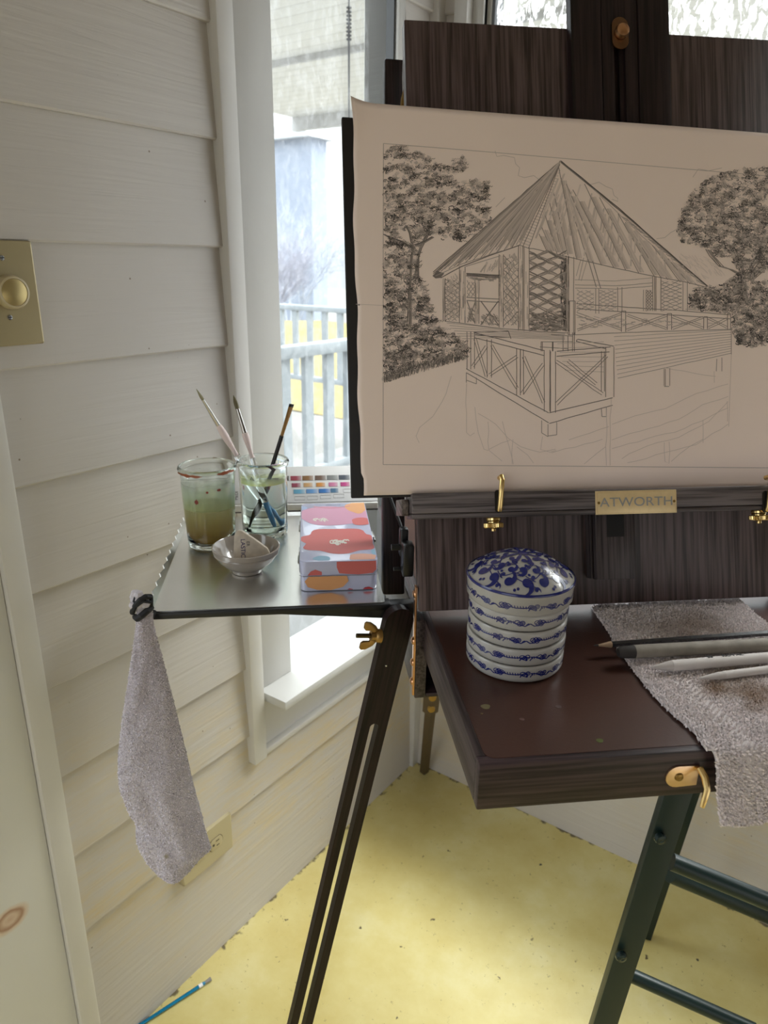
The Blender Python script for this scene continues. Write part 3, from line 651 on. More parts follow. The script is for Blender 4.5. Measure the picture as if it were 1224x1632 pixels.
# brass catch on the drawer front
p = LP(1080, 1238, 1, -0.0015); rr = 0.0112
q = LP(1112, 1238, 1, -0.0015)
FM = EM @ frame((0, 0, 0), (1, 0, 0), (0, 0, 1), (0, -1, 0))
pts = [(q.x, p.z + rr * .93), (p.x, p.z + rr)] + [(p.x + rr * math.cos(t), p.z + rr * math.sin(t)) for t in [PI / 2 + k * PI / 10 for k in range(1, 10)]] + [(p.x, p.z - rr), (q.x, p.z - rr * .93)]
m = MB(); m.prism(pts[::-1], 0.0, 0.0018, FM, 0.0003); ct = obj('catch', m, plain('pale_copper', (0.80, 0.56, 0.36), 0.30, 1.0), ez_, ID); ct['label'] = 'copper-coloured catch plate'
m = MB(); m.tube([EM @ Vector(v) for v in [(q.x - 0.001, -0.003, p.z + 0.010), (q.x + 0.0015, -0.010, p.z + 0.004), (q.x + 0.001, -0.016, p.z - 0.004), (q.x - 0.002, -0.019, p.z - 0.013), (q.x - 0.003, -0.0195, p.z - 0.019)]], [0.003, 0.0033, 0.003, 0.0026, 0.0022], 10); obj('catch_hook', m, M_BRASS, ct)
m = MB(); m.lathe([(0.0042, 0.0018), (0.0036, 0.0034), (0.0015, 0.004), (0, 0.0035)], FM @ Matrix.Translation((p.x + 0.001, p.z, 0)), 16); obj('screw', m, M_OLDBRASS, ct)
# brass hinge strip with domed screws on the box's left side
HX = -0.0115
m = MB(); m.box((HX - 0.0012, BY0 + 0.001, BZ0 + 0.004), (HX + 0.0014, BY0 + 0.010, 0.985), 0.0004); hs = obj('hinge_strip', m, M_COPPER, ez_, EM)
for z in (0.975, 0.912, 0.882, 0.855):
    m = MB(); m.lathe([(0.0052, 0), (0.0046, 0.0016), (0.0025, 0.0028), (0, 0.003)], EM @ frame((HX - 0.001, BY0 + 0.0055, z), (0, 1, 0), (0, 0, 1), (-1, 0, 0)), 16); obj('screw', m, M_COPPER, hs)
# upright post at the left, leaning with the lid
pa, pb = LP(632, 968, 1, 0.345), LP(631, 93, 1, 0.555)
w0 = (LP(648, 110, 1, 0.555).x - LP(612, 110, 1, 0.555).x)
dd = (Vector((pb.x, 0.555, pb.z)) - Vector((pa.x - 0.004, 0.345, 0.94)))
PD = dd.normalized(); PX = (Vector((1, 0, 0)) - PD * PD.x).normalized(); PYv = PD.cross(PX)
PFM = EM @ frame(Vector((pa.x - 0.004, 0.345, 0.94)), PX, PYv, PD)
m = MB(); m.box((-w0 / 2, 0.0, 0.0), (w0 / 2, 0.020, dd.length), 0.003); obj('side_post', m, M_MAST, ez_, PFM)
# black clamp knob between post and lid
m = MB()
p = LP(647, 890, 1, 0.30)
m.box((p.x - 0.005, 0.292, p.z - 0.022), (p.x + 0.009, 0.312, p.z + 0.020), 0.003); m.box((p.x - 0.006, 0.312, p.z - 0.004), (p.x + 0.005, 0.326, p.z + 0.033), 0.003)
m.tube([(p.x - 0.016, 0.315, p.z + 0.009), (p.x, 0.315, p.z + 0.009)], 0.004, 12); m.tube([(p.x - 0.014, 0.306, p.z - 0.016), (p.x, 0.306, p.z - 0.016)], 0.0025, 10)
obj('clamp_knob', m, M_BLACKM, ez_, EM)
m = MB(); m.tube([(p.x - 0.013, 0.36, p.z + 0.06), (p.x + 0.002, 0.325, p.z + 0.018)], 0.002, 8); obj('clamp_rod', m, M_BLACK, ez_, EM)
# front left leg, slotted
th = math.radians(13)
T = Vector(LP(637, 992, 1, 0.262)); Fz = 0.0
Fp = EI @ hit(432, 1832, (0, 0, 0), Vector((0, 0, 1)))
D = (Fp - T).normalized(); Lg = (Fp - T).length
w_ = Vector((math.cos(th), math.sin(th), 0)); w_ = (w_ - D * w_.dot(D)).normalized(); t_ = D.cross(w_)
if t_.y < 0: t_ = -t_
LM = EM @ frame(T, w_, D, t_)
def leg(name, LM, Lg, hw, s0, s1, thk, mt):
    m = MB()
    top = [(hw * math.cos(t), hw * math.sin(t)) for t in [PI + k * PI / 12 for k in range(13)]]
    sw = 0.0056; e_ = Lg - 0.02
    for sg in (-1, 1):
        arc = [(sg * hw * math.cos(q), -hw * math.sin(q)) for q in [k * PI / 20 for k in range(11)]]
        slot = [(0.0, s0 - sw)] + [(sg * sw * math.sin(q), s0 - sw * math.cos(q)) for q in [k * PI / 10 for k in range(1, 6)]]
        slot2 = [(sg * sw * math.cos(q), s1 + sw * math.sin(q)) for q in [k * PI / 10 for k in range(0, 6)]]
        poly = [(sg * hw, e_), (sg * hw, 0)] + arc[1:] + slot + slot2 + [(0.0, e_)]
        m.prism(poly if sg > 0 else poly[::-1], 0, thk, LM)
    return obj(name, m, mt, ez_)
M_DARKZ = wood('walnut_leg', 2, (0.005, 0.0025, 0.0025), (0.019, 0.009, 0.009), spec=0.2, align=D)
lg = leg('leg', LM, Lg, 0.0180, 0.15, Lg - 0.10, 0.012, M_DARKZ); lg['label'] = 'slotted front leg'
m = MB(); m.box((-0.012, Lg - 0.215, 0.0125), (0.006, Lg - 0.05, 0.022), 0.001); obj('inner_leg', m, M_BLACK, lg, LM)
m = MB(); m.lathe([(0.012, Lg - 0.02), (0.013, Lg - 0.004), (0.011, Lg), (0, Lg)], LM @ Matrix.Translation((0, 0, 0.006)) @ frame((0, 0, 0), (1, 0, 0), (0, 0, -1), (0, 1, 0)), 16); obj('rubber_foot', m, M_BLACKM, lg)
# slot is closed from behind by nothing; pin in the leg and wing nut
m = MB(); m.lathe([(0.0014, 0), (0.001, 0.0006), (0, 0.0007)], LM @ frame((-0.004, 0.060, 0), (1, 0, 0), (0, -1, 0), (0, 0, -1)), 10); obj('pin', m, M_STEEL, lg)
def wing_nut(M, parent, mt, s=1.0, bolt=0.024):
    e = MB()
    e.lathe([(0.0085 * s, 0), (0.0078 * s, 0.004 * s), (0.0058 * s, 0.0065 * s), (0.0055 * s, 0.012 * s), (0.003 * s, 0.0122 * s)], M, 20)
    for sg in (1, -1):
        poly = [(0.003, 0.004), (0.0060, 0.003), (0.0125, 0.0075), (0.0172, 0.0150), (0.0178, 0.0205), (0.0160, 0.0225), (0.0095, 0.0222), (0.0070, 0.0195), (0.0068, 0.0120), (0.003, 0.0118)]
        e.prism([(sg * x * s, y * s) for x, y in (poly if sg > 0 else poly[::-1])], -0.0016 * s, 0.0016 * s, M @ frame((0, 0, 0), (1, 0, 0), (0, 0, 1), (0, -1, 0)), 0.0006 * s)
    w = obj('wing_nut', e, mt, parent)
    m = MB(); m.lathe([(0.0026 * s, 0.006 * s), (0.0026 * s, 0.012 * s + bolt), (0, 0.012 * s + bolt)], M, 12); obj('bolt', m, plain('dark_bolt', (0.10, 0.07, 0.03), 0.45, 1.0), w)
    return w
nl = LM @ Vector((-0.0180, 0.022, 0.006)); wl = (EM.to_3x3() @ (-w_)); dl = EM.to_3x3() @ D; tl = wl.cross(dl)
wing_nut(frame(nl, -dl, tl if (-dl).cross(tl).dot(wl) > 0 else -tl, wl), ez_, plain('aged_wing_brass', (0.36, 0.22, 0.08), 0.4, 1.0, var=0.15, vscale=150), 1.05, 0.018)
n2 = LM @ Vector((0.0185, Lg - 0.238, 0.006))
wing_nut(frame(n2, -dl, -tl if (-dl).cross(-tl).dot(-wl) > 0 else tl, -wl), ez_, M_STEEL, 0.55, 0.002)
# front right leg (outside the frame) and rear leg with brass coupler
T2 = Vector((XR + 0.03, 0.262, 0.93)); F2 = Vector((XR + 0.19, 0.24, 0)); D2 = (F2 - T2).normalized(); w2 = Vector((1, 0, 0)); w2 = (w2 - D2 * w2.dot(D2)).normalized()
leg('leg', EM @ frame(T2, w2, D2, Vector((w2.cross(D2)))), (F2 - T2).length, 0.0195, 0.15, (F2 - T2).length - 0.1, 0.022, M_DARKZ)
ra = LP(692, 1112, 1, 0.72); rb = EI @ hit(671, 1213, (0, 0, 0.0), Vector((0, 0, 1)))
rb = Vector((rb.x, rb.y - 0.05, 0.001)); ra = Vector((ra.x, 0.715, 0.86)) if False else Vector((ra.x, 0.72, ra.z + 0.10))
rd = (rb - ra).normalized()
def at_(t): return ra + (rb - ra) * t
m = MB(); m.tube([at_(0), at_(0.40)], [(0.018, 0.012)] * 2, 4, True, Vector((0, 0, 1)).cross(rd)); rl = obj('rear_leg', m, plain('bronze_leg_sleeve', (0.10, 0.065, 0.03), 0.45, 0.4), ez_, EM); rl['label'] = 'rear leg with brass coupler'
m = MB(); m.tube([at_(0.38), at_(0.995)], [(0.0125, 0.009)] * 2, 4, True, Vector((0, 0, 1)).cross(rd)); obj('lower_leg', m, plain('bronze_leg', (0.09, 0.06, 0.03), 0.5, 0.3), rl, EM)
for t in (0.26, 0.345):
    m = MB(); c = at_(t) - Vector((0.002, 0.014, 0)); m.lathe([(0.009, 0), (0.008, 0.005), (0, 0.007)], EM @ frame(c, (1, 0, 0), (0, 0, 1), (0, -1, 0)), 16); obj('coupler_knob', m, M_OLDBRASS, rl)
# ------------------------------------------------ sketch board and sheet
bl, br_ = BP(553.5, 790), BP(1224, 779)
BXR = BP(1224, 779).x + 0.055
bt = BP(553, 185).y; bb = BP(560, 794).y
m = MB(); m.box((BP(553, 500).x, bb, -0.0075), (BXR + 0.004, bt, -0.0012), 0.0015); props(obj('drawing_board', m, plain('black_board', (0.012, 0.010, 0.010), 0.5), None, BM_), 'thin black backing board standing on the easel ledge behind the sketch', 'board')
s0, s1 = BP(566.5, 790), BP(572, 163)
SX0, SY0, SY1, SX1 = (s0.x + s1.x) / 2 + 0.0012, s0.y, s1.y, BXR
def sheet(u, v, lift=0.0):
    x = SX0 + (SX1 - SX0) * u; y = SY0 + (SY1 - SY0) * v
    e = max(0, 1 - (x - SX0) / 0.022); top = max(0, (v - 0.80) / 0.20)
    edge = 0.0012 * math.sin(v * 17) * e + 0.0008 * math.sin(v * 41 + 1) * e - 0.0030 * e * (1 - top) * (v > .05)
    z = 0.0004 + 0.0065 * e * e * top ** 1.5 + lift
    return Vector((x + edge * 0.8 - 0.002 * e * top ** 3, y + 0.0024 * e * top ** 2 - 0.0010 * math.sin((x - SX0) * 11) * (v > .5) * 0.4, z))
m = MB(); m.grid(120, 70, lambda u, v: sheet(u, v))
PAPER = (0.90, 0.755, 0.68)
def paper_mat():
    mm, nt, bs = mat('cream_drawing_paper'); tc = N(nt, 'ShaderNodeTexCoord')
    n1 = N(nt, 'ShaderNodeTexNoise'); n1.inputs['Scale'].default_value = 7; n1.inputs['Detail'].default_value = 4; nt.links.new(tc.outputs['Object'], n1.inputs['Vector'])
    mx = N(nt, 'ShaderNodeMix', data_type='RGBA'); nt.links.new(n1.outputs['Fac'], mx.inputs['Factor']); mx.inputs['A'].default_value = (*[c * 0.97 for c in PAPER], 1); mx.inputs['B'].default_value = (*[c * 1.04 for c in PAPER], 1)
    n2 = N(nt, 'ShaderNodeTexNoise'); n2.inputs['Scale'].default_value = 2.3; nt.links.new(tc.outputs['Object'], n2.inputs['Vector'])
    r = ramp(nt, [(0.55, (0, 0, 0)), (0.75, (0.35,) * 3)]); nt.links.new(n2.outputs['Fac'], r.inputs[0])
    m2 = N(nt, 'ShaderNodeMix', data_type='RGBA'); nt.links.new(r.outputs[0], m2.inputs['Factor']); nt.links.new(mx.outputs['Result'], m2.inputs['A']); m2.inputs['B'].default_value = (0.52, 0.42, 0.30, 1)
    nt.links.new(m2.outputs['Result'], bs.inputs['Base Color']); bs.inputs['Roughness'].default_value = 0.85; bs.inputs['Specular IOR Level'].default_value = 0.2
    return mm
sh = obj('sketch_sheet', m, paper_mat(), None, BM_, smooth=60, recalc=False)
mod = sh.modifiers.new('thickness', 'SOLIDIFY'); mod.thickness = 0.0003; mod.offset = -1
props(sh, 'cream paper sheet with a pencil drawing of a pavilion and trees on the easel', 'drawing')
# ------------------------------------------------ the pencil drawing, laid down stroke by stroke on the sheet
# drawing coordinates: X to the right, Y down, unit = 1/1250 m or so, carried to the sheet by a homography-free
# ray/plane map of the drawing's own plane
def DR(x, y, lift=0.0):
    p = BP(x, y); return Vector((p.x, p.y, 0.0004 + 0.0015 * 0 + 0.00012 + lift))
dm_ = MB(); R_ = random.Random(11)
def ln(pts, t=0.62, wd=0.95, wob=0.0):
    t = min(0.97, t * 1.12); wd *= 1.08
    if wob:
        out = []
        for (x0, y0), (x1, y1) in zip(pts, pts[1:]):
            n = max(1, int(math.hypot(x1 - x0, y1 - y0) / 14))
            for k in range(n): out.append((x0 + (x1 - x0) * k / n + R_.uniform(-wob, wob), y0 + (y1 - y0) * k / n + R_.uniform(-wob, wob)))
        out.append(pts[-1]); pts = out
    dm_.stroke(pts, wd * MS / 1.0, t, DRs)
MS = 1.0
def DRs(x, y, lift): return DR(x, y, lift)
def inside(p, poly):
    x, y = p; c = False; n = len(poly)
    for i in range(n):
        x1, y1 = poly[i]; x2, y2 = poly[i - 1]
        if (y1 > y) != (y2 > y) and x < (x2 - x1) * (y - y1) / (y2 - y1) + x1: c = not c
    return c
def C4(x, y): return (550 + x / 3.6, 150 + y / 3.6)
def C5(x, y): return (850 + x / 3.273, 220 + y / 3.273)
def C6(x, y): return (550 + x / 3.6, 480 + y / 3.6)
def C7(x, y): return (860 + x / 3.363, 480 + y / 3.363)
XE = 1262
# border
ln([(611, 229), (760, 241), (900, 253), (1060, 267), (XE, 284)], 0.42, 0.9); ln([(611, 229), (610.6, 400), (610.5, 740.5)], 0.5, 0.9)
ln([(610.5, 740.5), (900, 743), (XE, 746)], 0.45, 0.9)
ln([(567, 485), (612, 487)], 0.3, 0.7); dm_.blob([(572 + 1.6 * math.cos(a), 486 + 1.4 * math.sin(a)) for a in [k * .785 for k in range(8)]], 0.7, DRs)
# soft graphite tone under the foliage and roof
def smudge(poly, n, ln_, ang, t, wd=3.2, var=0.35, spread=0.4):
    xs = [p[0] for p in poly]; ys = [p[1] for p in poly]
    for _ in range(n):
        x, y = R_.uniform(min(xs), max(xs)), R_.uniform(min(ys), max(ys))
        if not inside((x, y), poly): continue
        a = ang + R_.uniform(-spread, spread); l = ln_ * R_.uniform(0.6, 1.2)
        tt = max(0.03, t * (1 + R_.uniform(-var, var)))
        q = (x + math.cos(a) * l / 2, y + math.sin(a) * l / 2); p = (x - math.cos(a) * l / 2, y - math.sin(a) * l / 2)
        if inside(q, poly) and inside(p, poly): ln([p, q], tt, wd)
LT = [(612, 238), (640, 232), (655, 240), (672, 243), (684, 246), (688, 262), (712, 256), (735, 249), (745, 258), (742, 270), (730, 280), (726, 290), (750, 287), (775, 290), (779, 302), (772, 318), (772, 332), (784, 345), (780, 362), (762, 376), (742, 384), (712, 384), (690, 372), (676, 382), (668, 402), (664, 425), (663, 440), (676, 455), (682, 478), (692, 505), (704, 520), (720, 532), (738, 545), (744, 558), (740, 572), (716, 573), (700, 578), (672, 588), (640, 600), (612, 608)]
RT = [(1079, 372), (1080, 352), (1086, 338), (1092, 322), (1105, 304), (1118, 296), (1126, 282), (1150, 276), (1172, 272), (1200, 268), (XE, 266), (XE, 540), (1224, 547), (1200, 552), (1176, 550), (1166, 530), (1166, 502), (1140, 497), (1098, 492), (1097, 470), (1110, 460), (1140, 456), (1165, 446), (1180, 432), (1160, 420), (1140, 408), (1126, 396), (1104, 390), (1088, 388)]
def leafy(poly, n, holes, seed, dark=0.8):
    xs = [p[0] for p in poly]; ys = [p[1] for p in poly]; x0, x1, y0, y1 = min(xs), max(xs), min(ys), max(ys)
    for k in range(n):
        x, y = R_.uniform(x0, x1), R_.uniform(y0, y1)
        if not inside((x, y), poly): continue
        if any(inside((x, y), h) for h in holes): continue
        v = noise.noise(Vector((x / 15, y / 11, seed))) + 0.45 * noise.noise(Vector((x / 5, y / 5, seed + 3)))
        low = (y - y0) / (y1 - y0)
        if v + low * 0.32 < 0.02 and R_.random() < 0.88: continue
        tone = min(0.95, max(0.12, 0.30 + 0.8 * v + 0.26 * low + R_.uniform(-0.12, 0.12))) * dark
        kind = R_.random()
        if kind < 0.40:      # little leaf curl
            s = R_.uniform(1.4, 3.2); a = R_.uniform(0, 6.28)
            ln([(x + s * math.cos(a + t) , y + s * 0.8 * math.sin(a + t)) for t in (0, 0.9, 1.8, 2.7)], min(0.95, tone + 0.36), R_.uniform(0.9, 1.5))
        elif kind < 0.62:    # scalloped outline
            a = R_.uniform(-0.6, 0.6); p = [(x, y)]
            for q in range(5): p.append((p[-1][0] + R_.uniform(1, 2.6), p[-1][1] + (1 if q % 2 else -1) * R_.uniform(1, 2.4) + math.sin(a)))
            ln(p, min(0.95, tone + 0.25), 0.9)
        else:                # hatching
            g = noise.noise(Vector((x / 30, y / 30, seed + 9))); a = 0.9 + 1.4 * g; s = R_.uniform(3, 6.5)
            for q in range(3):
                ox, oy = q * 1.9 * math.sin(a), -q * 1.9 * math.cos(a)
                ln([(x + ox - s * math.cos(a) / 2, y + oy - s * math.sin(a) / 2), (x + ox + s * math.cos(a) / 2, y + oy + s * math.sin(a) / 2)], tone, 0.8)
H1 = [(668, 384), (690, 378), (705, 386), (742, 388), (740, 420), (668, 440)]; H1b = [(636, 372), (652, 366), (657, 384), (648, 388), (634, 384)]
H2 = [(1142, 412), (1165, 408), (1172, 428), (1152, 430)]; H3 = [(1196, 442), (1224, 430), (1240, 436), (1222, 448), (1200, 452)]
for poly, n_, sd in ((LT, 700, 5.0), (RT, 700, 8.0)):
    xs = [p[0] for p in poly]; ys = [p[1] for p in poly]
    for _ in range(n_):
        x, y = R_.uniform(min(xs), max(xs)), R_.uniform(min(ys), max(ys))
        if not inside((x, y), poly) or any(inside((x, y), h) for h in (H1, H1b, H2, H3)): continue
        v = noise.noise(Vector((x / 18, y / 14, sd))) + 0.3 * (y - min(ys)) / (max(ys) - min(ys))
        if v < 0.02: continue
        s = R_.uniform(3, 6); dm_.blob([(x + s * math.cos(a) * R_.uniform(.7, 1.2), y + s * .7 * math.sin(a) * R_.uniform(.7, 1.2)) for a in [k * PI / 4 for k in range(8)]], min(0.42, 0.12 + 0.45 * (v + .1)), DRs, 0.00001 * R_.random())
leafy(LT, 10500, (H1, H1b), 5.0, 0.95); leafy(RT, 11500, (H2, H3), 8.0, 0.9)
for _ in range(500):   # edge fringe along the bush foot
    t = R_.random(); x = 612 + 125 * t; y = 608 - 36 * t + R_.uniform(-10, 3); ln([(x, y), (x + R_.uniform(-1, 3), y - R_.uniform(4, 8))], R_.uniform(.5, .85), 0.9)
for tr in ([(652, 520), (653, 460), (655, 420), (658, 395), (654, 372), (648, 360)], [(664, 440), (666, 410), (670, 395), (680, 375), (688, 352)], [(656, 395), (640, 385), (620, 378), (612, 374)], [(663, 392), (676, 386), (690, 378)]):
    for o in (-4, -2.5, -1, 0.6, 2, 3.6): ln([(x + o * (0.4 + .6 * (k == 0)), y + o * .15) for k, (x, y) in enumerate(tr)], R_.uniform(0.55, 0.85), 1.2, 0.8)
for tr in ([(1185, 470), (1184, 445), (1180, 425), (1170, 405), (1165, 395)], [(1184, 440), (1165, 430), (1148, 425), (1135, 408), (1128, 398)], [(1190, 440), (1204, 420), (1216, 395), (1220, 378)], [(1196, 446), (1215, 428), (1240, 424)]):
    for o in (-4, -2, 0, 2, 4): ln([(x + o, y + o * .2) for x, y in tr], R_.uniform(0.5, 0.8), 1.1, 1.0)
# roof
AP = (893, 257)
def lerp(a, b, t): return (a[0] + (b[0] - a[0]) * t, a[1] + (b[1] - a[1]) * t)
tipL = (690, 437); hip0, hip1 = (828, 391), (842, 396)
for k in range(150):
    t = (k + R_.random()) / 150; e = lerp(tipL, (828, 391), t); s_ = R_.uniform(0, 0.35); f_ = R_.uniform(0.7, 1.0)
    ln([lerp(AP, e, s_), lerp(AP, e, f_)], R_.uniform(0.25, 0.62) * (1.1 - 0.25 * t), 1.3, 0.4)
for k in range(12): ln([AP, lerp(tipL, (828, 391), k / 11)], 0.62, 1.0, 0.5)
for o in (0, 1.6, 3.0): ln([(893 - o * .3, 257 + o), (690 + o, 434 + o)], 0.75, 1.2, 0.4)
dm_.blob([(689, 440), (697, 432), (708, 436), (702, 443), (694, 444)], 0.8, DRs)
ln([(702, 443), (735, 425), (790, 404), (828, 391)], 0.75, 1.3, 0.4); ln([(694, 440), (735, 421), (800, 400)], 0.5, 1.0, 0.4)
for h in (hip0, (833, 393), hip1): ln([(892, 262), h], 0.65, 1.0, 0.3)
for k in range(28): a = lerp((891, 272), hip0, k / 28); b = lerp((893, 272), hip1, k / 28); ln([a, b], 0.4, 0.7)
ln([hip0, hip1], 0.6)
eave = [(842, 396), (850, 396), (899, 408), (957, 422), (1018, 436), (1045, 441), (1092, 450), (1126, 458)]
ln(eave, 0.66, 1.1, 0.5)
raf = [((130, 150), (225, 635)), ((140, 200), (290, 655)), ((170, 240), (355, 665)), ((205, 270), (420, 680)), ((265, 240), (480, 690)), ((345, 310), (550, 708)), ((440, 395), (630, 722)), ((480, 440), (665, 730)), ((540, 500), (700, 740)), ((620, 560), (765, 752)), ((700, 630), (815, 762)), ((105, 290), (180, 612)), ((85, 340), (150, 607)), ((60, 400), (122, 603)), ((40, 460), (98, 598)), ((28, 500), (72, 595))]
for a, b in raf:
    a, b = C5(*a), C5(*b); ln([a, b], 0.62, 1.1, 0.3)
    for k in range(5):
        o = 1.5 + k * 1.5; ln([(lerp(a, b, .15)[0] + o, lerp(a, b, .15)[1]), (b[0] + o, b[1] - 2)], R_.uniform(.2, .4) * (1 - k * .1), 1.6, 0.4)
for k in range(110):
    t = R_.random(); b = lerp(eave[0], eave[-1], t); a = lerp(AP, (1126, 456), max(0, t * 0.95)); a = lerp(a, (897, 300), 0.25 * (1 - t)); q = R_.uniform(0, .6)
    ln([lerp(a, b, q), lerp(a, b, q + R_.uniform(.2, .4))], R_.uniform(.12, .3), 2.2)
for o, t in ((0, .8), (1.4, .75), (2.6, .5)): ln([(894 - o * .2, 257 + o), (960, 311 + o), (1010, 353 + o), (1060, 398 + o), (1127, 456 + o * .5)], t, 1.3, 0.4)
ln([C5(345, 300), C5(600, 545), C5(870, 782)], 0.4, 1.0, 0.5); ln([C5(905, 775), C5(830, 785)], 0.5)
for k in range(70): t = R_.uniform(.45, 1); a = lerp(AP, (1127, 456), t); ln([(a[0] - 1, a[1] + 1), (a[0] - 10, a[1] - 3)], .45, .9)
# posts and lattices
def post(x, y0, y1, w=4, t=0.62, sh=0.0):
    ln([(x, y0), (x, y1)], t, 1.0, 0.25); ln([(x + w, y0), (x + w, y1)], t, 1.0, 0.25)
    for _ in range(int(sh * 30)): o = R_.uniform(0, w); a = R_.uniform(y0, y1 - 20); ln([(x + o, a), (x + o, a + 20)], R_.uniform(.3, .5), .8)
for x, y0, y1, w, t, s_ in ((706, 444, 512, 3, .8, .3), (732, 425, 515, 9, .7, .8), (795, 406, 522, 7, .75, .8), (826, 392, 527, 7, .75, .8), (835, 394, 528, 8, .6, .2), (902, 408, 528, 4, .8, 2), (905, 410, 534, 9, .62, 0), (1040, 441, 496, 3, .7, 0), (1045, 441, 496, 8, .7, 0), (1088, 450, 496, 7, .6, 0), (949, 460, 500, 5, .6, 0), (984, 458, 496, 7, .6, 0), (1025, 462, 496, 4, .5, 0)): post(x, y0, y1, w, t, s_)
def lattice(x0, x1, y0, y1, n, t, j=1.2, wd=1.0):
    st = (y1 - y0) / n
    for k in range(-3, n + 3):
        for sg in (1, -1):
            a = y0 + k * st; b = a + sg * st * 2.2; pts = []
            for q in range(7):
                y = a + (b - a) * q / 6
                if y0 <= y <= y1: pts.append((x0 + (x1 - x0) * q / 6, y + R_.uniform(-j, j)))
            if len(pts) > 1: ln(pts, t * R_.uniform(.8, 1.1), wd)
lattice(709, 731, 445, 512, 9, .6); lattice(803, 826, 408, 520, 10, .62); lattice(919, 946, 462, 496, 5, .45, .8); lattice(955, 982, 462, 496, 6, .4, .8); lattice(1030, 1039, 462, 496, 7, .6, .6); lattice(1054, 1086, 448, 496, 8, .5, 1.0)
smudge([(709, 446), (731, 430), (731, 512), (709, 510)], 160, 8, 1.2, .28, 1.4); smudge([(803, 408), (826, 400), (826, 520), (803, 520)], 170, 8, 1.2, .3, 1.4)
for sg in (1, -1):     # big woven branch screen
    for k in range(9):
        y = 400 + k * 16; pts = [(843 + 60 * q / 8, y + sg * (q - 4) * 3.6 + R_.uniform(-1, 1)) for q in range(9)]
        pts = [p for p in pts if 398 < p[1] < 528]
        if len(pts) > 2:
            for o in (-1.6, 0, 1.6, 2.6): ln([(x, yy + o) for x, yy in pts], R_.uniform(.4, .72), 1.2, 0.8)
smudge([(843, 500), (903, 495), (903, 528), (843, 527)], 240, 9, 0.1, .6, 1.6); smudge([(892, 410), (903, 412), (903, 528), (895, 528)], 130, 12, 1.57, .7, 1.4, spread=.1)
# left bay
ln([(742, 425), (797, 408)], .5); smudge([(744, 425), (795, 410), (795, 436), (744, 435)], 60, 14, -1.1, .3, 1.0)
for y, t in ((436, .85), (438, .85), (440, .8), (474, .6), (479, .6)): ln([(743, y), (796, y + 3)], t, 1.3, .3)
smudge([(743, 441), (796, 444), (796, 450), (743, 447)], 50, 10, 0.1, .5, 1.2); lattice(744, 758, 448, 474, 3, .5); post(757, 446, 516, 6, .65, .4)
ln([(766, 480), (794, 518)], .7, 1.5); ln([(794, 480), (766, 518)], .7, 1.5); ln([(744, 480), (757, 516)], .6, 1.5); ln([(757, 482), (745, 514)], .6, 1.5)
smudge([(744, 490), (757, 490), (757, 514), (744, 512)], 60, 6, .8, .5, 1.2); smudge([(766, 500), (796, 500), (796, 520), (766, 517)], 80, 6, .8, .5, 1.2)
ln([(709, 512), (745, 517), (800, 524), (905, 531)], .6, 1.1, .4)
for k in range(7): ln([(712 + k * 4, 515 + k * 4.2), (800, 524 + k * 2.3), (900, 532 + k * 1.6)], .45, .8, .4)
# inner veranda
for y, t in ((448, .4), (456, .5), (461, .5)): ln([(916, y - 2), (980, y), (1040, y - 5)], t, .9, .4)
ln([(930, 411), (922, 447)], .45); ln([(936, 413), (926, 448)], .4); ln([(937, 414), (950, 458)], .6, 1.2); ln([(944, 416), (957, 460)], .6, 1.2); ln([(925, 415), (918, 440)], .4)
smudge([(918, 500), (990, 505), (1090, 512), (1160, 516), (918, 527)], 170, 10, 0.02, .32, 1.3)
# right-hand upper railing
for o in (0, 8): ln([(918, 484 + o), (1000, 490 + o), (1080, 495 + o), (1163, 502 + o * .8)], .66, 1.1, .3)
ln([(1092, 493), (1162, 499)], .4)
for x, y0, y1, w in ((907, 480, 534, 9), (990, 496, 529, 7), (1063, 500, 526, 7), (1121, 505, 525, 6), (1159, 500, 526, 5)): post(x, y0, y1, w, .75); ln([(x, y0), (x + w, y0)], .7)
def brace(a, b, w=3.0, t=.6):
    dx, dy = b[0] - a[0], b[1] - a[1]; l = math.hypot(dx, dy); nx, ny = -dy / l * w / 2, dx / l * w / 2
    for s_ in (1, -1): ln([(a[0] + nx * s_, a[1] + ny * s_), lerp((a[0] + nx * s_, a[1] + ny * s_), (b[0] + nx * s_, b[1] + ny * s_), .5), (b[0] + nx * s_, b[1] + ny * s_)], t, .95, .6)
for a, b in (((918, 500), (990, 525)), ((920, 526), (990, 500)), ((999, 502), (1062, 524)), ((999, 526), (1062, 503)), ((1071, 505), (1120, 523)), ((1071, 524), (1120, 506)), ((1128, 507), (1158, 522)), ((1128, 523), (1158, 508))): brace(a, b)
ln([(905, 534), (1000, 530), (1100, 527), (1166, 525)], .6, 1.0, .3)
# deck side boards
for k in range(11): a = lerp((978, 537), (984, 603), k / 10); b = lerp((1165, 526), (1165, 563), k / 10); ln([a, b], .45 if k < 10 else .6, .8, .3)
for k in range(7): ln([(888 + k * 2, 548 + k * 7), (962, 545 + k * 8)], .35, .7, .3)
ln([(1165, 525), (1165, 565)], .6); ln([(1165, 565), (1161, 680)], .3, .7)
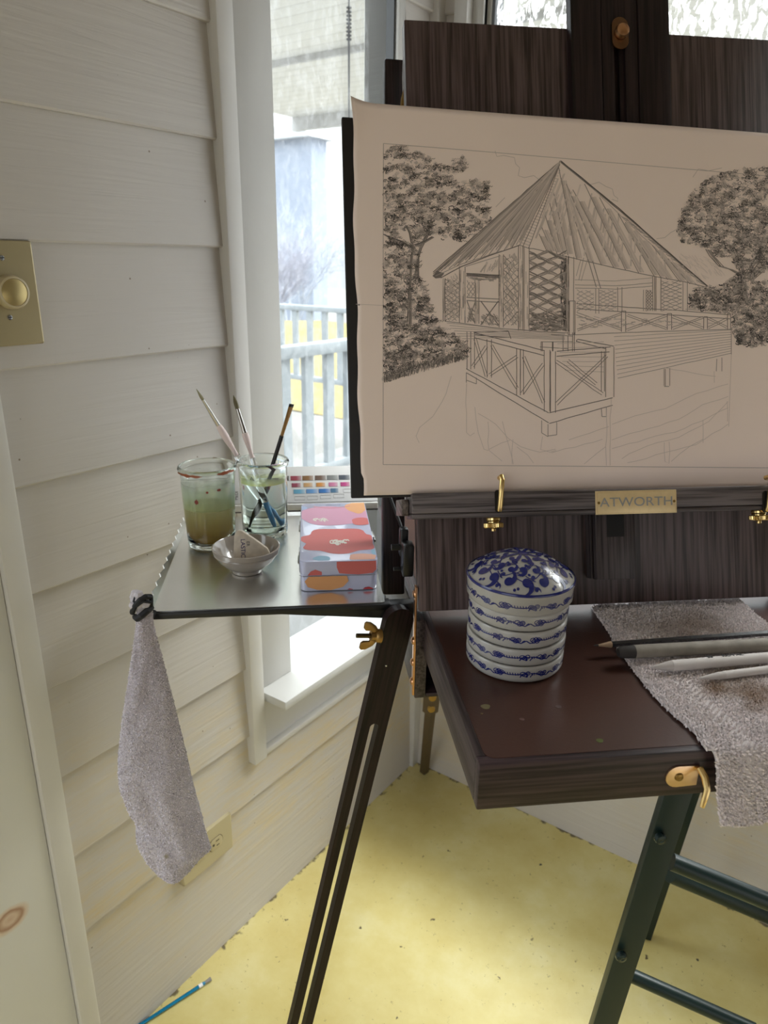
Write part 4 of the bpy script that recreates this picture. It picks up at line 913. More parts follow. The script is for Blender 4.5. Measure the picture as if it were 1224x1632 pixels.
# fence in front
for a, b in (((755, 530), (867, 559)), ((755, 538), (867, 567)), ((887, 560), (973, 553)), ((887, 568), (971, 561)), ((743, 588), (874, 658)), ((743, 594), (874, 674)), ((875, 658), (976, 634)), ((875, 675), (976, 646)), ((755, 530), (810, 528)), ((757, 534), (812, 538)), ((810, 528), (814, 540)), ((920, 541), (978, 552)), ((918, 544), (965, 556)), ((920, 541), (918, 544))): ln([a, b], .72, 1.15, .35)
for x, y0, y1, w in ((744, 529, 589, 6), (750, 529, 588, 6), (776, 541, 602, 7), (823, 556, 630, 6), (829, 557, 629, 5), (867, 558, 656, 9), (877, 560, 658, 8), (958, 560, 624, 5), (965, 553, 633, 13), (880, 545, 560, 1), (897, 535, 560, 8), (912, 530, 560, 3), (862, 545, 560, 2)): post(x, y0, y1, w, .72)
for a, b in (((757, 540), (775, 600)), ((753, 584), (775, 552)), ((783, 550), (824, 619)), ((780, 598), (824, 568)), ((834, 568), (866, 642)), ((832, 627), (866, 580)), ((886, 576), (960, 628)), ((886, 644), (967, 567)), ((905, 575), (950, 612))): brace(a, b, 4.2, .68)
for a, b in (((862, 545), (912, 545)), ((878, 533), (912, 536)), ((860, 553), (905, 556)), ((743, 594), (743, 610)), ((743, 606), (759, 612)), ((759, 602), (759, 612)), ((863, 670), (863, 690)), ((863, 690), (873, 696)), ((873, 676), (873, 696)), ((887, 673), (887, 693)), ((873, 695), (887, 693)), ((1058, 588), (1058, 615)), ((1060, 588), (1060, 616)), ((1058, 616), (1066, 616)), ((1067, 587), (1067, 615)), ((958, 650), (959, 664)), ((966, 648), (966, 664)), ((959, 664), (966, 664)), ((1142, 572), (1141, 592)), ((1150, 570), (1150, 592))): ln([a, b], .6, 1.0)
# faint reflection and clouds
for pts in ([(743, 610), (742, 690), (750, 694), (756, 690)], [(756, 650), (762, 690), (772, 715), (778, 718)], [(778, 672), (778, 718), (800, 735)], [(762, 660), (790, 675), (810, 700), (830, 712), (860, 720), (885, 716)], [(780, 715), (800, 705), (812, 702)], [(800, 672), (812, 712), (818, 740)], [(816, 700), (816, 740)], [(824, 712), (840, 725), (850, 738)], [(973, 636), (972, 742)], [(966, 650), (966, 742)], [(863, 696), (862, 716), (876, 722), (886, 718)], [(975, 676), (1010, 664), (1060, 650), (1110, 628), (1160, 612)], [(975, 700), (1020, 688), (1080, 668), (1120, 646), (1160, 632)], [(976, 716), (1030, 700), (1090, 684), (1160, 650)], [(990, 730), (1030, 712), (1080, 696), (1130, 672), (1160, 640)], [(1058, 704), (1060, 735), (1066, 738), (1066, 704)], [(1000, 738), (1060, 722), (1110, 708), (1160, 676)], [(1120, 670), (1120, 706)], [(1158, 640), (1159, 672)], [(1070, 735), (1100, 712), (1120, 700)], [(905, 700), (940, 690), (970, 680)], [(720, 600), (705, 640), (690, 665), (668, 680), (662, 695), (668, 706)], [(880, 722), (900, 716), (960, 700)], [(930, 740), (950, 722), (965, 712)], [(1060, 586), (1090, 592), (1140, 600)], [(1138, 592), (1138, 610)]): ln(pts, .26, .8, 1.3)
for pts in ([(788, 240), (791, 250), (802, 248), (820, 252), (822, 262), (828, 268), (825, 280), (836, 284), (850, 280), (858, 286)], [(940, 294), (955, 290), (965, 298), (975, 302), (978, 312), (985, 316), (984, 322), (975, 318)], [(1045, 380), (1060, 378), (1068, 370), (1078, 366)], [(1104, 282), (1112, 270), (1130, 272), (1150, 268)], [(805, 315), (790, 330)]): ln(pts, .34, .8, .9)
smudge([(1080, 400), (1130, 410), (1160, 440), (1110, 448), (1085, 425)], 120, 12, .7, .12, 1.2)
def pencil_mat():
    return toned('graphite_on_paper', PAPER, (0.030, 0.026, 0.025), 0.6)
dr_ = obj('pencil_drawing', dm_, pencil_mat(), sh, BM_, smooth=0, recalc=False); dr_['label'] = 'pencil drawing of a pavilion with railings between two trees'
# ================================================================== stacked porcelain jar on the drawer
jx, jy = 0.0805, 0.170
JB = EM @ Matrix.Translation((jx, jy, ZT + 0.0006))
M_PORC = plain('glazed_porcelain', (0.40, 0.385, 0.36), 0.2, var=0.03, vscale=30, coat=0.2)
M_BLUE = plain('cobalt_glaze', (0.010, 0.016, 0.13), 0.2, coat=0.5)
jar = empty('stacking_porcelain_jar', 'round blue and white porcelain jar of four stacked dishes under a domed lid', 'jar', (jx, jy, ZT + 0.0006), EM)
JR = 0.0520
M_BLUET = toned('cobalt_brushwork', (0.40, 0.385, 0.36), (0.010, 0.016, 0.13), 0.22, 0.15)
def band(z0, z1, R, ph, parent, seed):
    """scrolling vine brushed round a dish between z0 and z1"""
    rr = random.Random(seed); b = MB(); zc = (z0 + z1) / 2 + 0.0012
    def f(u, v, lift): a = u / R; return Vector(((R + 0.00015 + lift * .5) * math.cos(a), (R + 0.00015 + lift * .5) * math.sin(a), zc + v))
    L_ = 2 * PI * R; n = 5; st = L_ / n
    for k in range(n):
        u0 = k * st + ph * st
        def s_(pts, w=0.0013): b.stroke([(u0 + x * st, y * 0.0011) for x, y in pts], w, 1.0, f)
        s_([(0.0, 0), (.06, -2.4), (.12, -2), (.20, .5), (.30, -.5), (.42, 0), (.55, .8), (.70, 1.2), (.82, -1.0), (.92, -2.6), (1.0, 0)], .0012)
        for cx, cy, rx in ((.10, 1.0, .040), (.145, 1.4, .035), (.19, .8, .040), (.12, -.4, .035), (.17, -.6, .036), (.52, 1.0, .045), (.56, .2, .036), (.60, 1.6, .035), (.80, .8, .042), (.84, -.6, .042), (.88, .6, .036)):
            s_([(cx + rx * math.cos(t), cy + 2.0 * math.sin(t)) for t in [q * .785 for q in range(9)]], .0010)
            if rr.random() < .6: s_([(cx + rx * .5 * math.cos(t), cy + .9 * math.sin(t)) for t in [q * 1.047 for q in range(7)]], .0008)
        for t in (.24, .28, .32, .36, .40, .44, .66, .70, .74): s_([(t, 1.9), (t + .012, -.8)], .0009); 
        for t in (.48, .64, .93): s_([(t, -2.6), (t + .02, -.6), (t + .05, .2)], .0012)
        b.blob([(u0 + (.585 + .02 * math.cos(q)) * st, (-1.6 + 1.2 * math.sin(q)) * .0011) for q in [k2 * .785 for k2 in range(8)]], 1, f)
    o = obj('vine_band', b, M_BLUET, parent, JB, smooth=60, recalc=False); return o
TZ = [0.0, 0.0192, 0.0388, 0.0584, 0.0776]
for k in range(4):
    z0, z1 = TZ[k], TZ[k + 1]; b = MB()
    R = JR + (0.0003 if k % 2 else 0)
    b.lathe([(0, z0 + 0.0008), (R * .86, z0 + 0.0006), (R * 0.955, z0 + 0.0010), (R * .985, z0 + 0.0032), (R, z0 + 0.0055), (R, z1 - 0.0030), (R * 0.992, z1 - 0.0012), (R * 0.975, z1 - 0.0003), (R * .93, z1 - 0.0004), (R * .90, z1 - 0.002), (R * .88, z0 + 0.004), (0, z0 + 0.004)], JB, 72)
    d = obj('dish', b, M_PORC, jar, smooth=40); band(z0 + 0.003, z1 - 0.003, R, (0.13, 0.10, 0.66, 0.70)[k], d, k)
z0 = TZ[4]; LR = 0.0560
DH = 0.0235
def dz_(r): return z0 + 0.0222 + DH * (1 - (r / LR) ** 2.1)
b = MB(); b.lathe([(0, z0 + 0.002), (LR * .90, z0 + 0.0006), (LR * .955, z0), (LR * 0.985, z0 + 0.003), (LR * .985, z0 + 0.0165), (LR, z0 + 0.0195), (LR * 1.004, z0 + 0.0222)] + [(LR * q, dz_(LR * q)) for q in (.985, .96, .92, .87, .80, .72, .64, .55, .46, .37, .28, .19, .10)] + [(0, dz_(0))], JB, 96)
lid = obj('domed_lid', b, M_PORC, jar, smooth=40)
band(z0 + 0.001, z0 + 0.0165, LR * .985, 0.16, lid, 9)
def domez(r): return dz_(min(r, LR * .999))
def dome(x, y, lift):
    r = math.hypot(x, y); k = 1.0 if r < LR * .99 else LR * .99 / r; x, y = x * k, y * k; r *= k
    return Vector((x, y, domez(r) + 0.00055 + lift * 2))
b = MB()
def comma(cx, cy, s, a, flip=1, t=1.0):
    s *= 1.05
    head = [(cx + .52 * s * math.cos(q), cy + .52 * s * math.sin(q)) for q in [k * PI / 8 for k in range(16)]]
    b.blob(head, t, dome, 0.00003)
    R0 = .80 * s; ox, oy = cx + R0 * .42 * math.cos(a + flip * PI / 2), cy + R0 * .42 * math.sin(a + flip * PI / 2); st_ = math.atan2(cy - oy, cx - ox)
    arc, ws = [], []
    for k in range(12):
        q = k / 11; an = st_ + flip * q * 2.9; r_ = R0 * (.42 + .75 * q)
        arc.append((ox + r_ * math.cos(an), oy + r_ * math.sin(an))); ws.append(s * (.98 * (1 - q) ** .8 + .06))
    b.stroke(arc, ws, t, dome)
def petal(a, r0, r1, w):
    pts = []
    for k in range(9): t = k / 8; r = r0 + (r1 - r0) * t; pts.append((r, w * math.sin(PI * t) ** .8 * (1 - .2 * t)))
    L_ = [(r * math.cos(a) - o * math.sin(a), r * math.sin(a) + o * math.cos(a)) for r, o in pts] + [(r * math.cos(a) + o * math.sin(a), r * math.sin(a) - o * math.cos(a)) for r, o in reversed(pts)]
    b.blob(L_, 1.0, dome, 0.00003)
b.blob([(0.0052 * math.cos(t), 0.0052 * math.sin(t)) for t in [k * PI / 8 for k in range(16)]], 1, dome, 0.00005)
for k in range(8): petal(k * PI / 4 + .2, 0.002, 0.0225, 0.0022)
for k in range(8):
    a = k * PI / 4 + .2 + PI / 8
    def pc(r, o): return r * math.cos(a + o), r * math.sin(a + o)
    comma(*pc(0.0165, 0), 0.0052, a + 0.9, 1); comma(*pc(0.0215, .36), 0.0044, a - 1.3, -1)
    comma(*pc(0.0300, -.06), 0.0066, a + .5, -1); comma(*pc(0.0315, .34), 0.0060, a + 1.9, 1)
    comma(*pc(0.0440, .02), 0.0082, a + 1.2, -1); comma(*pc(0.0445, .40), 0.0078, a + 2.2, 1)
    comma(*pc(0.0505, .20), 0.0034, a + 2.6, -1); comma(*pc(0.0262, .16), 0.0036, a - 2.2, 1); comma(*pc(0.0385, .20), 0.0036, a - .8, 1)
    b.stroke([pc(0.014 + .0044 * j, .30 * math.sin(j * .9)) for j in range(9)], 0.0010, 1, dome)
    b.stroke([pc(0.0375 + .003 * math.sin(x * .8), x * .09) for x in range(9)], 0.0010, 1, dome)
    b.stroke([pc(0.0270 + .003 * math.sin(x * .9 + 1), x * .09) for x in range(9)], 0.0009, 1, dome)
    for rr_, oo in ((0.024, .05), (0.0360, .10), (0.0500, -.16), (0.0352, .48), (0.0515, .56)):
        q_ = pc(rr_, oo); b.blob([(q_[0] + .0015 * math.cos(t), q_[1] + .0015 * math.sin(t)) for t in [x * PI / 4 for x in range(8)]], 1, dome)
obj('painted_scrolls', b, M_BLUET, lid, JB, smooth=60, recalc=False)
b = MB(); b.lathe([(LR * 1.0045, z0 + 0.0215), (LR * 1.0075, z0 + 0.0224), (LR * 1.0, z0 + 0.0236), (LR * .99, z0 + .0244)], JB, 96); obj('blue_rim_line', b, M_BLUE, lid, recalc=False)

# ================================================================== metal tray with its black support bar
TZt = 0.963
c_fl, c_fr = LP(243, 972, 2, TZt), LP(614, 962, 2, TZt)
tx0, tx1, ty0, ty1 = -0.3185, -0.0475, (c_fl.y + c_fr.y) / 2, 0.600
M_ALU = plain('brushed_aluminium', (0.84, 0.84, 0.81), 0.27, 1.0, var=0.08, vscale=25, bump=0.05, bscale=40)
tray = empty('metal_tray', 'bare aluminium tray held out on a black bar left of the easel', 'tray', ((tx0 + tx1) / 2, (ty0 + ty1) / 2, TZt - 0.012), EM)
m = MB(); m.prism(rrect(tx0, ty0, tx1, ty1, 0.004, 4), TZt - 0.0012, TZt, EM); obj('tray_plate', m, M_ALU, tray)
# upturned saw-toothed left edge
pts = [(ty0 + 0.002, 0.0), (ty1 - 0.004, 0.0)]; n = 12; top = []
L_ = ty1 - ty0 - 0.006
for k in range(n):
    a = ty1 - 0.004 - L_ * k / n; b_ = ty1 - 0.004 - L_ * (k + 1) / n
    top += [(a, 0.0085), (b_ + 0.0008, 0.0125)]
m = MB(); m.prism(pts + top, -0.0006, 0.0006, EM @ frame((tx0 - 0.001, 0, TZt - 0.0005), (0, 1, 0), (-0.32, 0, 1), (1, 0, 0.32))); obj('saw_edge', m, M_ALU, tray)
m = MB(); m.box((tx0 - 0.002, ty0 - 0.004, TZt - 0.0090), (tx1 + 0.006, ty0 + 0.014, TZt - 0.0013), 0.001, M=EM)
m.box((tx0 + 0.02, ty0 + 0.014, TZt - 0.008), (tx0 + 0.03, ty1 - 0.05, TZt - 0.0014), M=EM); m.box((tx1 - 0.03, ty0 + 0.014, TZt - 0.008), (tx1 - 0.02, ty1 - 0.05, TZt - 0.0014), M=EM)
m.prism([(tx1 + 0.004, ty0 - 0.0035), (0.0 - 0.013, ty0 - 0.0035), (-0.013, ty0 + 0.012), (tx1 + 0.004, ty0 + 0.012)], TZt - 0.020, TZt - 0.002, EM, 0.001)
m.prism([(tx1 - 0.13, TZt - 0.0085), (tx1 + 0.006, TZt - 0.0205), (tx1 + 0.006, TZt - 0.008)], -(ty0 + 0.008), -(ty0 - 0.003), EM @ frame((0, 0, 0), (1, 0, 0), (0, 0, 1), (0, -1, 0)))
obj('support_bar', m, M_BLACK, tray)
# ================================================================== things on the metal tray
TT = TZt + 0.0004
M_GLASS = glassy('clear_jar_glass', (0.97, 0.99, 0.98))
M_WATER = glassy('water', (0.93, 0.97, 0.95), 0, 1.33)
def murk(name, stops, z0, z1, trans, alpha):
    mm, nt, bs = mat(name); nt.nodes.remove(bs)
    ge = N(nt, 'ShaderNodeNewGeometry'); sp = N(nt, 'ShaderNodeSeparateXYZ'); nt.links.new(ge.outputs['Position'], sp.inputs[0])
    no = N(nt, 'ShaderNodeTexNoise'); no.inputs['Scale'].default_value = 55; no.inputs['Detail'].default_value = 4; nt.links.new(ge.outputs['Position'], no.inputs['Vector'])
    ad = N(nt, 'ShaderNodeMath', operation='MULTIPLY_ADD'); nt.links.new(no.outputs['Fac'], ad.inputs[0]); ad.inputs[1].default_value = 0.012; nt.links.new(sp.outputs['Z'], ad.inputs[2])
    mr = N(nt, 'ShaderNodeMapRange'); mr.inputs['From Min'].default_value = z0 + .006; mr.inputs['From Max'].default_value = z1 + .006; nt.links.new(ad.outputs[0], mr.inputs[0])
    r = ramp(nt, stops); nt.links.new(mr.outputs[0], r.inputs[0])
    tl = N(nt, 'ShaderNodeBsdfTranslucent'); df = N(nt, 'ShaderNodeBsdfDiffuse'); tp = N(nt, 'ShaderNodeBsdfTransparent')
    nt.links.new(r.outputs[0], tl.inputs[0]); nt.links.new(r.outputs[0], df.inputs[0])
    m1 = N(nt, 'ShaderNodeMixShader'); m1.inputs[0].default_value = trans; nt.links.new(df.outputs[0], m1.inputs[1]); nt.links.new(tl.outputs[0], m1.inputs[2])
    m2 = N(nt, 'ShaderNodeMixShader'); nt.links.new(tp.outputs[0], m2.inputs[1]); nt.links.new(m1.outputs[0], m2.inputs[2])
    ra_ = ramp(nt, [(p, (c, c, c)) for p, c in alpha]); nt.links.new(mr.outputs[0], ra_.inputs[0]); nt.links.new(ra_.outputs[0], m2.inputs[0])
    nt.links.new(m2.outputs[0], nt.nodes['Material Output'].inputs['Surface']); return mm
def jar_glass(e, M, hgt, rb, rt, facets=False):
    t = 0.0024; p = [(0, 0.0012), (rb * .75, 0.0012), (rb * .88, 0), (rb * .98, 0.002), (rb, 0.006)]
    for k in range(1, 7): q = k / 7; p.append((rb + (rt - rb) * q ** .8, 0.006 + (hgt - 0.020) * q))
    p += [(rt, hgt - 0.010), (rt + 0.0022, hgt - 0.0075), (rt + 0.0032, hgt - 0.0035), (rt + 0.002, hgt - 0.0006), (rt + 0.0002, hgt), (rt - t + 0.0004, hgt - 0.001), (rt - t, hgt - 0.006)]
    for k in range(6, 0, -1): q = k / 7; p.append((rb + (rt - rb) * q ** .8 - t, 0.006 + (hgt - 0.020) * q))
    p += [(rb - t, 0.010), (rb * .8, 0.0065), (0, 0.0055)]
    b = MB(); rg = b.lathe(p, M, 64)
    if facets:
        Mi = M.inverted()
        for i, r_ in enumerate(rg[3:8]):
            for k, v in enumerate(r_):
                l = Mi @ v.co; f = 1 + 0.022 * math.cos(k / 64 * 2 * PI * 10) * (1 - i * .2); v.co = M @ Vector((l.x * f, l.y * f, l.z))
    return obj('jar_glass', b, M_GLASS, e, smooth=50)
p1 = LP(338, 866, 2, TT); J1 = EM @ Matrix.Translation((p1.x, p1.y, TT))
h1 = 0.117
j1 = empty('water_jar', 'glass jar of murky ochre and green rinse water on the metal tray', 'jar', (p1.x, p1.y, TT), EM, 0, 'painting water jars')
jar_glass(j1, J1, h1, 0.0330, 0.0372)
b = MB(); b.lathe([(0, 0.0062), (0.0245, 0.0068), (0.0300, 0.011), (0.0315, 0.020), (0.0332, 0.050), (0.0335, 0.058), (0, 0.058)], J1, 48)
z_ = TT
obj('murky_water', b, murk('ochre_water', [(0, (0.22, 0.11, 0.015)), (.25, (0.45, 0.27, 0.05)), (.5, (0.66, 0.48, 0.14)), (.75, (.78, .66, .26)), (1, (0.84, 0.80, 0.40))], z_, z_ + 0.058, .55, [(0, .93), (.5, .85), (1, .68)]), j1)
b = MB(); b.lathe([(0.03355, 0.0585), (0.0342, 0.078), (0.0346, 0.095), (0.0347, 0.1045)], J1, 64)
fl = obj('dried_paint_film', b, murk('green_film', [(0, (0.84, 0.92, 0.50)), (.4, (0.82, 0.96, 0.70)), (.8, (0.88, 0.96, 0.84)), (1, (.95, .97, .9))], z_ + .0585, z_ + .1045, .6, [(0, .66), (.55, .5), (.8, .28), (1, .08)]), j1, recalc=False); fl['label'] = 'greenish dried paint film'
M_RED = plain('dried_red_paint', (0.20, 0.025, 0.015), 0.4)
def stain(M, r, a0, a1, z, wz, seed, col, parent, nm='dried_paint'):
    b = MB(); rr = random.Random(seed); n = 14; pts = []
    for k in range(n + 1): t = k / n; pts.append((a0 + (a1 - a0) * t, z + wz * (math.sin(PI * t) ** .5) * rr.uniform(.5, 1)))
    for k in range(n, -1, -1): t = k / n; pts.append((a0 + (a1 - a0) * t, z - wz * (math.sin(PI * t) ** .5) * rr.uniform(.3, 1)))
    b.blob(pts, 0, lambda a, zz, l: M @ Vector(((r + 0.0003) * math.cos(a), (r + 0.0003) * math.sin(a), zz)), 0)
    return obj(nm, b, col, parent, recalc=False)
M_REDT = plain('thin_rust_paint', (0.30, 0.085, 0.03), 0.4)
stain(J1, 0.0405, -2.75, -1.6, h1 - 0.0060, .0028, 1, M_REDT, j1); stain(J1, 0.0405, -1.15, -0.35, h1 - 0.0040, .0032, 2, M_REDT, j1)
stain(J1, 0.0374, -1.15, -1.00, 0.090, .0026, 3, M_RED, j1); stain(J1, 0.0370, -2.0, -1.84, 0.074, .0046, 4, M_RED, j1); stain(J1, 0.0392, 1.3, 1.5, h1 - 0.001, .0015, 5, M_RED, j1); stain(J1, 0.0372, -1.55, -1.45, 0.088, .0022, 6, M_RED, j1)
p2 = LP(423, 849, 2, TT); J2 = EM @ Matrix.Translation((p2.x, p2.y, TT)); h2 = 0.114
j2 = empty('water_jar', 'clear glass jar of water holding three paintbrushes on the metal tray', 'jar', (p2.x, p2.y, TT), EM, 0, 'painting water jars')
jar_glass(j2, J2, h2, 0.0325, 0.0352, True)
b = MB(); b.lathe([(0, 0.0062), (0.0240, 0.0068), (0.0292, 0.011), (0.0300, 0.020), (0.0315, 0.060), (0.0320, 0.082), (0, 0.082)], J2, 48); obj('water', b, M_WATER, j2)
b = MB(); b.lathe([(0.0323, 0.0822), (0.0325, 0.092), (0.0326, 0.103)], J2, 64)
fl = obj('dried_paint_film', b, murk('yellow_green_film', [(0, (0.85, 0.92, 0.35)), (.5, (0.88, 0.95, 0.55)), (1, (.9, .95, .8))], z_ + .082, z_ + .103, .6, [(0, .75), (.25, .6), (.5, .25), (1, .05)]), j2, recalc=False)
# brushes (tip points taken on a plane through the jar's axis)
def on(x, y, yy): return Vector(LP(x, y, 1, yy))
def brush(nm, label, tip, bot, segs, mats, rad, group='brushes in the clear water jar'):
    """segs: fractions from tip to end; tip section first"""
    e = empty(nm, label, 'paintbrush', bot, EM, 0, group); d = bot - tip
    names = ['bristles', 'ferrule', 'grip', 'handle', 'handle_end']
    for i, (a, b_) in enumerate(zip(segs, segs[1:])):
        b = MB(); n = 8; pts = [tip + d * (a + (b_ - a) * k / n) for k in range(n + 1)]
        rs = [rad(a + (b_ - a) * k / n, i) for k in range(n + 1)]
        b.tube(pts, rs, 14); obj(names[i], b, mats[i], e, EM, smooth=40)
    return e
M_FERR = plain('nickel_ferrule', (0.60, 0.58, 0.54), 0.22, 1.0); M_PINK = plain('pale_pink_rubber', (0.90, 0.76, 0.73), 0.45); M_ACR = glassy('clear_acrylic', (0.98, 0.98, 0.99), 0.02, 1.45)
M_BLUEH = plain('blue_translucent_handle', (0.01, 0.22, 0.52), 0.2, coat=0.5)
def rad1(t, i):
    if i == 0: return 0.0004 + 0.0018 * min(1, t / .05) 
    if i == 1: return 0.0020 + 0.0016 * (t - .07) / .2
    if i == 2: return 0.0042 + 0.0010 * math.sin((t - .25) * 26)
    if i == 3: return 0.0046 - 0.0010 * (t - .45)
    return 0.0036 - 0.0012 * (t - .85) / .15
ja = p2.y
brush('paintbrush', 'round brush with long silver ferrule and pink grip leaning furthest left in the clear jar', on(313, 620, ja - .018), on(448, 842, ja + .012), [0, .07, .24, .45, .80, 1], [plain('olive_hair', (0.30, 0.28, 0.17), 0.6), M_FERR, M_PINK, M_ACR, M_BLUEH], rad1)
def rad2(t, i):
    if i == 0: return (0.0004 + 0.0028 * math.sin(min(1, t / .085) * PI * .62))
    if i == 1: return 0.0028 + 0.0010 * (t - .08) / .2
    return rad1(t, i) * .95
brush('paintbrush', 'round brush with plump olive tip and pink grip between the other two brushes', on(372, 630, ja + .018), on(435, 838, ja - .010), [0, .10, .28, .47, .80, 1], [plain('dark_olive_hair', (0.16, 0.14, 0.07), 0.6), M_FERR, M_PINK, M_ACR, M_BLUEH], rad2)
def rad3(t, i):
    if i == 0: return (0.0050 - 0.004 * t, 0.0012)
    if i == 1: return (0.0046 - 0.0022 * (t - .045) / .2, 0.0012 + 0.0012 * (t - .045) / .2)
    return (0.0030, 0.0030) if t < .9 else (0.0022, 0.0022)
e3 = brush('paintbrush', 'flat brush with amber hair and black handle leaning right in the clear jar', on(465, 644, ja + .005), on(404, 838, ja + .006), [0, .022, .25, .62, 1], [M_BLACK, plain('amber_hair', (0.34, 0.19, 0.05), 0.45), M_BLACKM, M_BLACKM], rad3)
# bowl with eraser
p3 = LP(394, 909, 2, TT); B3 = EM @ Matrix.Translation((p3.x, p3.y, TT))
b = MB(); br0 = 0.0435
b.lathe([(0, 0.0028), (0.016, 0.0026), (0.0175, 0), (0.0195, 0.0002), (0.0200, 0.004), (0.0270, 0.0085), (0.0355, 0.0165), (0.0410, 0.0250), (0.0418, 0.0262), (0.0412, 0.0275), (0.0425, 0.0285), (br0, 0.0325), (br0 + 0.0004, 0.0345), (br0 - 0.0012, 0.0352), (br0 - 0.0028, 0.0335), (0.0380, 0.0250), (0.0310, 0.0155), (0.0200, 0.0075), (0.008, 0.0052), (0, 0.005)], B3, 72)
props(obj('ceramic_bowl', b, plain('grey_celadon_glaze', (0.31, 0.27, 0.23), 0.14, var=0.12, vscale=60, coat=0.6), origin=B3.translation), 'small grey-beige ceramic dish holding an eraser at the front of the metal tray', 'bowl')
ev = LP(372, 898, 1, p3.y - 0.012)
er = empty('eraser', 'worn wedge-shaped cream eraser with blue lettering standing in the dish', 'eraser', (p3.x - .004, p3.y, TT + 0.007), EM)
def ep(x, y, yy=p3.y - 0.010): q = LP(x, y, 1, yy); return (q.x, q.z)
poly = [ep(372, 893), ep(372, 856), ep(377, 849), ep(384, 849.5), ep(402, 860), ep(426, 876), ep(430, 883), ep(427, 890), ep(410, 897), ep(385, 900)]
EMf = EM @ frame((0, 0, 0), (1, 0, 0), (0, 0, 1), (0, -1, 0))
TL = EM @ Matrix.Translation((p3.x, p3.y - .01, TT + .0105)) @ Matrix.Rotation(math.radians(-16), 4, 'X') @ (EM @ Matrix.Translation((p3.x, p3.y - .01, TT + .0105))).inverted()
low = min(q[1] for q in poly); poly = [(x, max(z, TT + 0.0125)) for x, z in poly]
b = MB(); b.prism(poly, -(p3.y - 0.010 + 0.0125), -(p3.y - 0.010), TL @ EMf, 0.0018)
obj('eraser_block', b, plain('grubby_cream_rubber', (0.52, 0.45, 0.36), 0.6, var=0.28, vscale=110, bump=0.2, bscale=120), er)
c_ = ep(386.5, 876); text('lettering', 'LASTIC', 0.0078, TL @ EMf @ Matrix.Translation((c_[0], c_[1], -(p3.y - 0.010) + 0.0002)) @ Matrix.Rotation(-PI / 2, 4, 'Z'), plain('blue_print', (0.02, 0.02, 0.12), 0.5), er, 0.0001)
c_ = ep(394.5, 869); text('lettering', 'ER', 0.0060, TL @ EMf @ Matrix.Translation((c_[0], c_[1], -(p3.y - 0.010) + 0.0002)) @ Matrix.Rotation(-PI / 2, 4, 'Z'), plain('grey_print', (0.10, 0.09, 0.09), 0.5), er, 0.0001)
# patterned tin box
ZB = TZt + 0.0404
a_, b_ = LP(477, 896, 2, ZB), LP(603, 892.5, 2, ZB)
tf = Vector(((a_.x + b_.x) / 2, (a_.y + b_.y) / 2, TT)); tw = (b_.x - a_.x); tlen = 0.225
TBM = EM @ Matrix.Translation(tf) @ Matrix.Rotation(math.radians(-1.2), 4, 'Z')
tb = empty('tin_box', 'oblong tin box printed with pink, coral and orange blooms at the tray\'s right end', 'box', tf + Vector((0, .1, 0)), EM)
M_TIN = plain('pale_lilac_tin_print', (0.52, 0.54, 0.72), 0.22, var=0.03, vscale=20, coat=0.6)
hw = tw / 2
b = MB(); b.prism(rrect(-hw + .0008, 0.0008, hw - .0008, tlen - .0008, 0.0085, 6), 0.0002, 0.0235, TBM, 0.0012); obj('tin_body', b, M_TIN, tb)
b = MB(); b.prism(rrect(-hw, 0, hw, tlen, 0.009, 6), 0.0215, 0.0400, TBM, 0.0016); tlid = obj('tin_lid', b, M_TIN, tb)
def top(u, v, lift): return TBM @ Vector((-hw + u * tw, v * tlen, 0.0401 + lift * .5))
def front(u, v, lift): return TBM @ Vector((-hw + u * tw, -0.0003 - lift * .5, v * 0.0400))
def cloud(cx, cy, rx, ry, n, amp, seed):
    rr = random.Random(seed); ph = [rr.uniform(0, 6.28) for _ in range(3)]
    return [(min(.985, max(.015, cx + rx * math.cos(t) * (1 + amp * math.sin(n * t + ph[0]) + amp * .5 * math.sin((n + 2) * t + ph[1])))), min(.99, max(.012, cy + ry * math.sin(t) * (1 + amp * math.sin(n * t + ph[0]) + amp * .5 * math.sin((n + 2) * t + ph[1]))))) for t in [k * PI / 24 for k in range(48)]]
def cloudp(px, py, rx, ry, n, amp, seed):
    I_ = TBM.inverted(); nn_ = TBM.to_3x3() @ Vector((0, 0, 1))
    def uv(x, y): q = I_ @ hit(x, y, TBM @ Vector((0, 0, .0401)), nn_); return ((q.x + hw) / tw, q.y / tlen)
    rr = random.Random(seed); ph = [rr.uniform(0, 6.28) for _ in range(3)]; out = []
    for k in range(48):
        t = k * PI / 24; f_ = 1 + amp * math.sin(n * t + ph[0]) + amp * .5 * math.sin((n + 2) * t + ph[1]); u, v = uv(px + rx * math.cos(t) * f_, py - ry * math.sin(t) * f_)
        out.append((min(.985, max(.015, u)), min(.99, max(.012, v))))
    return out
def bloom(nm, pts, col, fn, parent, lift=0.0): 
    b = MB(); b.blob(pts, 0, fn, lift); return obj(nm, b, plain('tin_print_' + nm + str(col[0])[:5].replace('.', ''), col, 0.4, spec=0.25), parent, recalc=False)
PK, CO, OR_, BL, PE = (0.60, 0.30, 0.42), (0.60, 0.15, 0.14), (0.72, 0.36, 0.16), (0.26, 0.44, 0.58), (0.74, 0.40, 0.30)
bloom('pink_bloom', cloudp(532, 822, 58, 15, 3, .05, 1), PK, top, tlid, .0001); bloom('coral_bloom', cloudp(540, 862, 62, 20, 7, .09, 2), CO, top, tlid, .00016)
bloom('orange_bloom', cloudp(570, 808, 19, 9.5, 4, .10, 3), OR_, top, tlid, .00024); bloom('coral_bloom', cloudp(577, 831, 17, 6.0, 3, .06, 4), CO, top, tlid, .0003)
